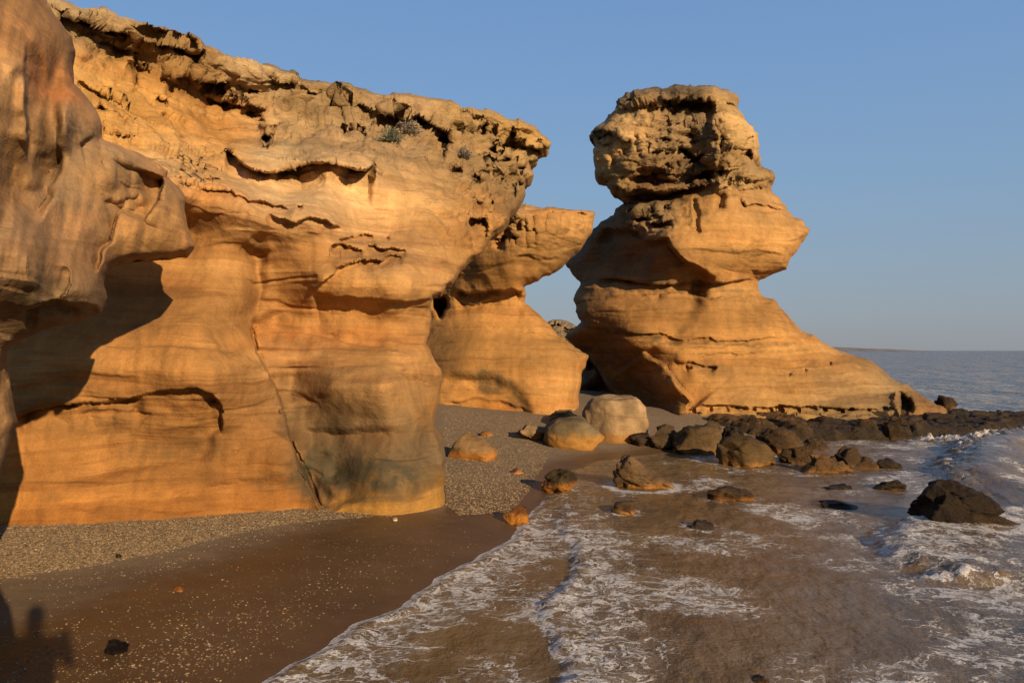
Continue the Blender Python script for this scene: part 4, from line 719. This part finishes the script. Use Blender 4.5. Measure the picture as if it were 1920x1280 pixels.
# ================================================================== ROCK SHELF
POLY = [(5.4, 25.2), (6.6, 22.9), (7.9, 22.2), (9.5, 22.4), (11, 22.6), (12.2, 22.9), (13.4, 23.3), (14.2, 23.6), (15.8, 24.6), (18.5, 26.4), (22, 29.5), (21, 32.5), (17, 32), (13, 31.5), (5, 31)]
xs = np.arange(4.8, 23, .05); ys = np.arange(21.8, 33, .05); X, Y, Q = grid_xy(xs, ys)
POLYr = rough_line(POLY, .25, 5); dI, _, _, _, _ = seg_info(X, Y, POLYr + [POLYr[0]]); ii = inside(X, Y, POLYr); sd = np.where(ii, dI, -dI)
P = np.stack([X, Y, X * 0], -1); w1, w2, cv = worley(P * np.array([1.1, 1.4, 1]))
Hs = np.interp(X, [5, 8, 12, 15, 18, 22], [.34, .32, .28, .20, .06, -.05])
Z = -.5 + (.5 + Hs) * sstep(-.35, .9, sd + .3 * fbm(P * 1.5, 3)) + sstep(0, .6, sd) * (.30 * (cv - .5) * sstep(0, .15, w2 - w1) - .10 * (1 - sstep(0, .12, w2 - w1)) + .14 * ridged(P * 1.6, 5) + .05 * ridged(P * 5, 4))
kk = Z > -.45; ti = np.where((sstep(-.1, .3, fbm(P * 1.1, 3)))[:, None] > .5, np.array([[.085, .060, .028]]), np.array([[.05, .038, .022]])); ti = ti + (sstep(.35, .6, Z)[:, None] * np.array([[.10, .06, .02]]))
fk = kk[Q].any(1); used = np.unique(Q[fk]); re = np.full(len(X), -1); re[used] = np.arange(len(used))
sh = mesh_obj('rock_shelf', np.stack([X, Y, Z], -1)[used], re[Q[fk]], WETROCK, attrs=dict(tint=ti[used] * np.array([.72, .50, .32]), rough=np.full(len(used), .9), stain=np.full(len(used), .35)))
tag(sh, 'low jagged dark wet rock shelf at the seaward foot of the stack', 'rock shelf')

# ================================================================== FAR COAST
FC = [(1000, 660), (1006, 618), (1020, 606), (1031, 601), (1046, 599), (1062, 601), (1074, 607), (1090, 618), (1110, 622), (1110, 660)]
fc = relief('far_cliff', FC, [(1010, 650, 88), (1050, 645, 86), (1100, 650, 88), (1030, 604, 95), (1070, 608, 94), (1045, 625, 90), (1100, 625, 93)], ROCK, ledges=[([(1022, 612), (1050, 609), (1080, 616)], 3, 4, 5), ([(1015, 626), (1050, 622), (1085, 628)], 2.5, 4, 5)], tints=[(1045, 620, 60, .42, .33, .24)], roughs=[(1045, 620, 60, 1)], stains=[(1050, 640, 40, 8, .5, 0)], step=.8, curl_px=4, curl_m=1.5, thick=12, thick_px=20, outline_amp=.8, dscale=1.8)
tag(fc, 'distant broken rocky bluff glimpsed through the gap between buttress and stack', 'far cliff', kind='structure')
m = bpy.data.materials.new('far_land'); N = NT(m); co = N.n('ShaderNodeTexCoord').outputs['Object']
c = N.mix(N.rng(N.noise(N.map(co, (.02, .02, .25)), 1, 4, .6), .4, .6), (.20, .17, .15), (.15, .135, .125)); p = N.n('ShaderNodeBsdfPrincipled', ins={'Base Color': c, 'Roughness': .95, 'Specular IOR Level': .1}); N.out(p.outputs[0])  # pale grey-brown, with distance haze put into the colour
xs = np.linspace((1230 - CX) / F * 1500, (1800 - CX) / F * 1500, 240); vs = np.linspace(0, 1, 26); Xg, Vg, Q = grid_xy(xs, vs)
pxs = CX + Xg / 1500 * F; top = np.interp(pxs, [1230, 1500, 1560, 1600, 1640, 1680, 1730, 1770, 1800], [16, 13.5, 12, 9.5, 9, 6.8, 5, 3.2, -.5]) + 1.0 * fbm(np.stack([Xg * .03, Xg * 0, Xg * 0], -1), 4)
Zg = np.where(Vg < .5, -.8 + (top + .8) * sstep(0, .5, Vg), -.8 + (top + .8) * sstep(1, .5, Vg)) + 1.2 * fbm(np.stack([Xg * .05, Vg * 6, Xg * 0], -1), 3) * sstep(0, .2, Vg)
fl = mesh_obj('far_headland', np.stack([Xg, 1500 + Vg * 260, Zg], -1), Q, m); tag(fl, 'faint low headland on the horizon behind the stack foot', kind='structure')

# ================================================================== SHELLS AND GRAVEL (uncountable)
m = bpy.data.materials.new('shell_gravel'); N = NT(m)
c = N.n('ShaderNodeAttribute', attribute_name='tint').outputs['Color']
p = N.n('ShaderNodeBsdfPrincipled', ins={'Base Color': c, 'Roughness': .6, 'Specular IOR Level': .3}); N.out(p.outputs[0]); PEB = m
bm = bmesh.new(); bmesh.ops.create_icosphere(bm, subdivisions=1, radius=1); pv = np.array([v.co[:] for v in bm.verts]); pf = np.array([[v.index for v in f.verts] for f in bm.faces]); bm.free()
rs = np.random.RandomState(4)
def scatter(poly, n, smin, smax, sea_margin=.25, clump=0, pal=0):
    Pg = np.array(poly, float); a, b = Pg.min(0), Pg.max(0); px = rs.uniform(a[0], b[0], n); py = rs.uniform(a[1], b[1], n); k = inside(px, py, poly); px, py = px[k], py[k]
    x, y, z = gproj(px, py); k = shore_s(x, y) > sea_margin + (np.clip(1.2 * fbm(np.stack([x, y, x * 0], -1) * .9, 3) + rs.uniform(0, .5, len(x)), 0, 9) if clump == -1 else 0)
    if clump > 0: k &= fbm(np.stack([x * 1.6, y * 1.6, x * 0], -1), 3, off=clump) > rs.uniform(-.25, .35, len(x))
    x, y = x[k], y[k]; z = ground_z(x, y); s = smin + (smax - smin) * rs.uniform(0, 1, len(x)) ** 2.2
    return x, y, z, s
parts = [scatter([(-40, 1090), (10, 968), (300, 968), (440, 952), (600, 938), (640, 955), (760, 966), (600, 975), (520, 985), (420, 1005), (330, 1030), (200, 1056), (0, 1085)], 52000, .006, .020),
         scatter([(-20, 1100), (0, 1050), (200, 1040), (420, 990), (560, 970), (640, 968), (560, 1000), (440, 1030), (300, 1075), (150, 1100)], 5000, .006, .016, clump=3),
         scatter([(830, 765), (1000, 785), (1030, 850), (1000, 910), (960, 960), (860, 965), (836, 945)], 17000, .008, .022, .15, -1),
         scatter([(0, 1300), (0, 1190), (250, 1150), (420, 1100), (620, 1030), (800, 1010), (760, 1060), (620, 1130), (520, 1200), (360, 1300)], 5000, .004, .012, clump=7),
         scatter([(90, 1300), (200, 1240), (330, 1165), (460, 1120), (520, 1130), (470, 1200), (340, 1300)], 2600, .004, .017, clump=11),
         scatter([(0, 1300), (0, 1000), (500, 960), (850, 960), (950, 980), (820, 1070), (640, 1200), (480, 1300)], 3200, .004, .011)]
x, y, z, s = (np.concatenate([p[i] for p in parts]) for i in range(4)); n = len(x)
ang = rs.uniform(0, 6.28, n); sc = np.stack([s * rs.uniform(.8, 1.5, n), s * rs.uniform(.6, 1.1, n), s * rs.uniform(.25, .6, n)], -1)
V = pv[None] * sc[:, None] * rs.uniform(.8, 1.2, (n, len(pv), 1)); ca, sa = np.cos(ang)[:, None], np.sin(ang)[:, None]
V = np.stack([V[..., 0] * ca - V[..., 1] * sa, V[..., 0] * sa + V[..., 1] * ca, V[..., 2] + V[..., 0] * rs.uniform(-.5, .5, (n, 1))], -1) + np.stack([x, y, z + sc[:, 2] * .3], -1)[:, None]
pal = np.array([(.60, .47, .30), (.50, .38, .23), (.40, .30, .19), (.68, .58, .44), (.30, .22, .14), (.16, .13, .10), (.55, .36, .19), (.44, .37, .29)]); pal = pal * np.array([.38, .315, .225]); tc = pal[rs.choice(8, n, p=[.2, .2, .16, .09, .12, .08, .08, .07])] * rs.uniform(.8, 1.15, (n, 1))
Fp = (pf[None] + (np.arange(n) * len(pv))[:, None, None]).reshape(-1, 3)
pb = mesh_obj('shell_gravel', V.reshape(-1, 3), Fp, PEB, attrs=dict(tint=np.repeat(tc, len(pv), 0)), smooth=False)
tag(pb, 'bank of broken shells and pebbles along the cliff foot and scattered on wet sand', kind='stuff')

# ================================================================== SHRUBS ON THE LEDGE
m = bpy.data.materials.new('shrub_leaf'); N = NT(m); c = N.mix(N.rng(N.noise(N.n('ShaderNodeTexCoord').outputs['Object'], 9, 3), .35, .65), (.045, .052, .024), (.09, .095, .05)); p = N.n('ShaderNodeBsdfPrincipled', ins={'Base Color': c, 'Roughness': .8}); N.out(p.outputs[0]); LEAF = m
m = bpy.data.materials.new('dry_twig'); N = NT(m); c = N.mix(N.rng(N.noise(N.n('ShaderNodeTexCoord').outputs['Object'], 9, 3), .35, .65), (.10, .07, .04), (.16, .12, .08)); p = N.n('ShaderNodeBsdfPrincipled', ins={'Base Color': c, 'Roughness': .9}); N.out(p.outputs[0]); TWIG = m
bpy.context.view_layer.update(); dg = bpy.context.evaluated_depsgraph_get()
from mathutils import Vector
def hit(px, py):
    ok, loc, nrm, _, ob, _ = scene.ray_cast(dg, Vector((0, 0, CAMH)), Vector(((px - CX) / F, 1, (HY - py) / F)).normalized()); return loc
def shrub(px, py, w, h, label, leafmat, seed, nl=700):
    loc = hit(px, py); r = np.random.RandomState(seed); root = empty('shrub', loc); tag(root, label, 'shrub', 'low shrubs on the cliff ledges')
    th = r.uniform(0, 6.28, nl); u = r.uniform(0, 1, nl) ** .5; ph = r.uniform(0, 1.5, nl); k = u * (1 + .3 * np.sin(3 * th + seed))
    C = np.stack([k * np.cos(th) * np.cos(ph) * w / 2, k * np.sin(th) * np.cos(ph) * w / 2, k * np.sin(ph) * h], -1); a = r.normal(size=(nl, 3)); a /= np.linalg.norm(a, axis=1)[:, None]; b = np.cross(a, r.normal(size=(nl, 3))); b /= np.linalg.norm(b, axis=1)[:, None]
    L = r.uniform(.02, .045, (nl, 1)); V = np.stack([C - a * L, C + b * L * .35, C + a * L, C - b * L * .35], 1).reshape(-1, 3); mesh_obj('foliage', V, np.arange(nl * 4).reshape(-1, 4), leafmat, root, smooth=False)
    tv, tf = [], []
    for i in range(40):
        t = r.uniform(0, 6.28); e = np.array([math.cos(t) * w * .42, math.sin(t) * w * .42, h * r.uniform(.3, .95)]); q = np.cross(e, [0, 0, 1]); q = q / np.linalg.norm(q) * .007; o_ = np.array([0, 0, .012]); nb = len(tv)
        tv += [-q, q, o_, e - q * .3, e + q * .3, e + o_ * .3]; tf += [[nb, nb + 1, nb + 4, nb + 3], [nb + 1, nb + 2, nb + 5, nb + 4], [nb + 2, nb, nb + 3, nb + 5]]
    mesh_obj('stem', np.array(tv), np.array(tf), TWIG, root)
shrub(734, 266, .55, .26, 'small grey green shrub on the rubble ledge below the cliff edge', LEAF, 3)
shrub(768, 250, .60, .24, 'dry grey brown shrub up the slope just right of the green shrub', TWIG, 4)
shrub(868, 296, .55, .2, 'dry brown shrub clinging to the slope near the honeycombed rock', TWIG, 5)

# ================================================================== PERSON whose shadow falls across the beach (behind the view)
m = bpy.data.materials.new('dark_cotton'); N = NT(m); c = N.mix(N.noise(N.n('ShaderNodeTexCoord').outputs['Object'], 30, 3), (.03, .035, .05), (.05, .055, .075)); p = N.n('ShaderNodeBsdfPrincipled', ins={'Base Color': c, 'Roughness': .9}); N.out(p.outputs[0])
pz = float(ground_z([-.12], [-.42])[0])
J = dict(pel=(0, 0, .95, .15, .12), ch=(0, 0, 1.25, .17, .12), ne=(0, 0, 1.48, .06, .06), hd=(0, .02, 1.60, .085, .095), tp=(0, .02, 1.72, .07, .08), hl=(-.10, 0, .88, .09, .09), kl=(-.13, .03, .50, .06, .06), al=(-.14, 0, .09, .045, .05), fl=(-.16, .14, .04, .04, .03),
         hr=(.10, 0, .88, .09, .09), kr=(.13, .03, .50, .06, .06), ar=(.14, 0, .09, .045, .05), fr=(.16, .14, .04, .04, .03), sl=(-.19, 0, 1.42, .055, .055), el=(-.22, .12, 1.16, .042, .042), wl=(-.12, .28, 1.40, .03, .03), sr=(.19, 0, 1.42, .055, .055), er=(.22, .12, 1.16, .042, .042), wr=(.12, .28, 1.40, .03, .03))
E = [('pel', 'ch'), ('ch', 'ne'), ('ne', 'hd'), ('hd', 'tp'), ('pel', 'hl'), ('hl', 'kl'), ('kl', 'al'), ('al', 'fl'), ('pel', 'hr'), ('hr', 'kr'), ('kr', 'ar'), ('ar', 'fr'), ('ch', 'sl'), ('sl', 'el'), ('el', 'wl'), ('ch', 'sr'), ('sr', 'er'), ('er', 'wr')]
ks = list(J); me = bpy.data.meshes.new('person'); me.from_pydata([J[k][:3] for k in ks], [(ks.index(a), ks.index(b)) for a, b in E], []); per = bpy.data.objects.new('person', me); col.objects.link(per); me.materials.append(m)
sk = per.modifiers.new('skin', 'SKIN'); me.skin_vertices or None
for i, k in enumerate(ks): me.skin_vertices[0].data[i].radius = J[k][3:]; me.skin_vertices[0].data[i].use_root = (i == 0)
per.modifiers.new('sub', 'SUBSURF').levels = 2; per.modifiers['sub'].render_levels = 2
per.location = (.16, -.40, pz + .04); per.rotation_euler = (0, 0, R(5)); tag(per, 'standing person in dark clothes whose shadow falls on the sand', 'person')

# ================================================================== LIGHT, SKY, CAMERA
w = bpy.data.worlds.new('World'); scene.world = w; w.use_nodes = True; nt = w.node_tree; nt.nodes.clear()
sky = nt.nodes.new('ShaderNodeTexSky'); sky.sky_type = 'NISHITA'; sky.sun_disc = False; sky.sun_elevation = SUN_EL; sky.sun_rotation = R(180 - 30.5)
sky.air_density = 1.0; sky.dust_density = 1.0; sky.ozone_density = 4.0; sky.altitude = 0
bg = nt.nodes.new('ShaderNodeBackground'); bg.inputs[1].default_value = .69; ow = nt.nodes.new('ShaderNodeOutputWorld'); tcw = nt.nodes.new('ShaderNodeTexCoord'); sp_ = nt.nodes.new('ShaderNodeSeparateXYZ'); nt.links.new(tcw.outputs['Generated'], sp_.inputs[0])
cr = nt.nodes.new('ShaderNodeValToRGB'); nt.links.new(sp_.outputs[2], cr.inputs[0]); e = cr.color_ramp.elements
e[0].position = 0.0; e[0].color = (.285, .302, .330, 1); e[1].position = .60; e[1].color = (.115, .24, .49, 1)
for p_, c_ in ((.04, (.280, .318, .370, 1)), (.10, (.262, .340, .430, 1)), (.19, (.225, .350, .510, 1)), (.30, (.190, .330, .550, 1)), (.42, (.160, .300, .560, 1))):
    q_ = e.new(p_); q_.color = c_
hz = nt.nodes.new('ShaderNodeMix'); hz.data_type = 'RGBA'; hz.inputs[0].default_value = .86; sm_ = nt.nodes.new('ShaderNodeMix'); sm_.data_type = 'RGBA'; sm_.blend_type = 'MULTIPLY'; sm_.inputs[0].default_value = 1
nt.links.new(sky.outputs[0], sm_.inputs[6]); sm_.inputs[7].default_value = (.12, .12, .12, 1); nt.links.new(sm_.outputs[2], hz.inputs[6]); nt.links.new(cr.outputs[0], hz.inputs[7])
nt.links.new(hz.outputs[2], bg.inputs[0]); nt.links.new(bg.outputs[0], ow.inputs[0])
L = bpy.data.lights.new('sun', 'SUN'); L.energy = 5.0; L.angle = R(.55); L.color = (1, .80, .55); lo = bpy.data.objects.new('sun', L); col.objects.link(lo)
dv = Vector((math.sin(SUN_AZ) * math.cos(SUN_EL), math.cos(SUN_AZ) * math.cos(SUN_EL), -math.sin(SUN_EL))); lo.rotation_euler = dv.to_track_quat('-Z', 'Y').to_euler(); lo.location = (20, -30, 30)
cam = bpy.data.cameras.new('camera'); cam.sensor_width = 36; cam.lens = F / 1920 * 36; cam.shift_y = 17 / 1920; cam.clip_end = 60000; cam.clip_start = .05
cobj = bpy.data.objects.new('camera', cam); cobj.location = (0, 0, CAMH); cobj.rotation_euler = (R(90), 0, 0); col.objects.link(cobj); scene.camera = cobj
scene.view_settings.view_transform = 'Standard'; scene.view_settings.look = 'None'; scene.view_settings.exposure = .62; scene.view_settings.gamma = 1
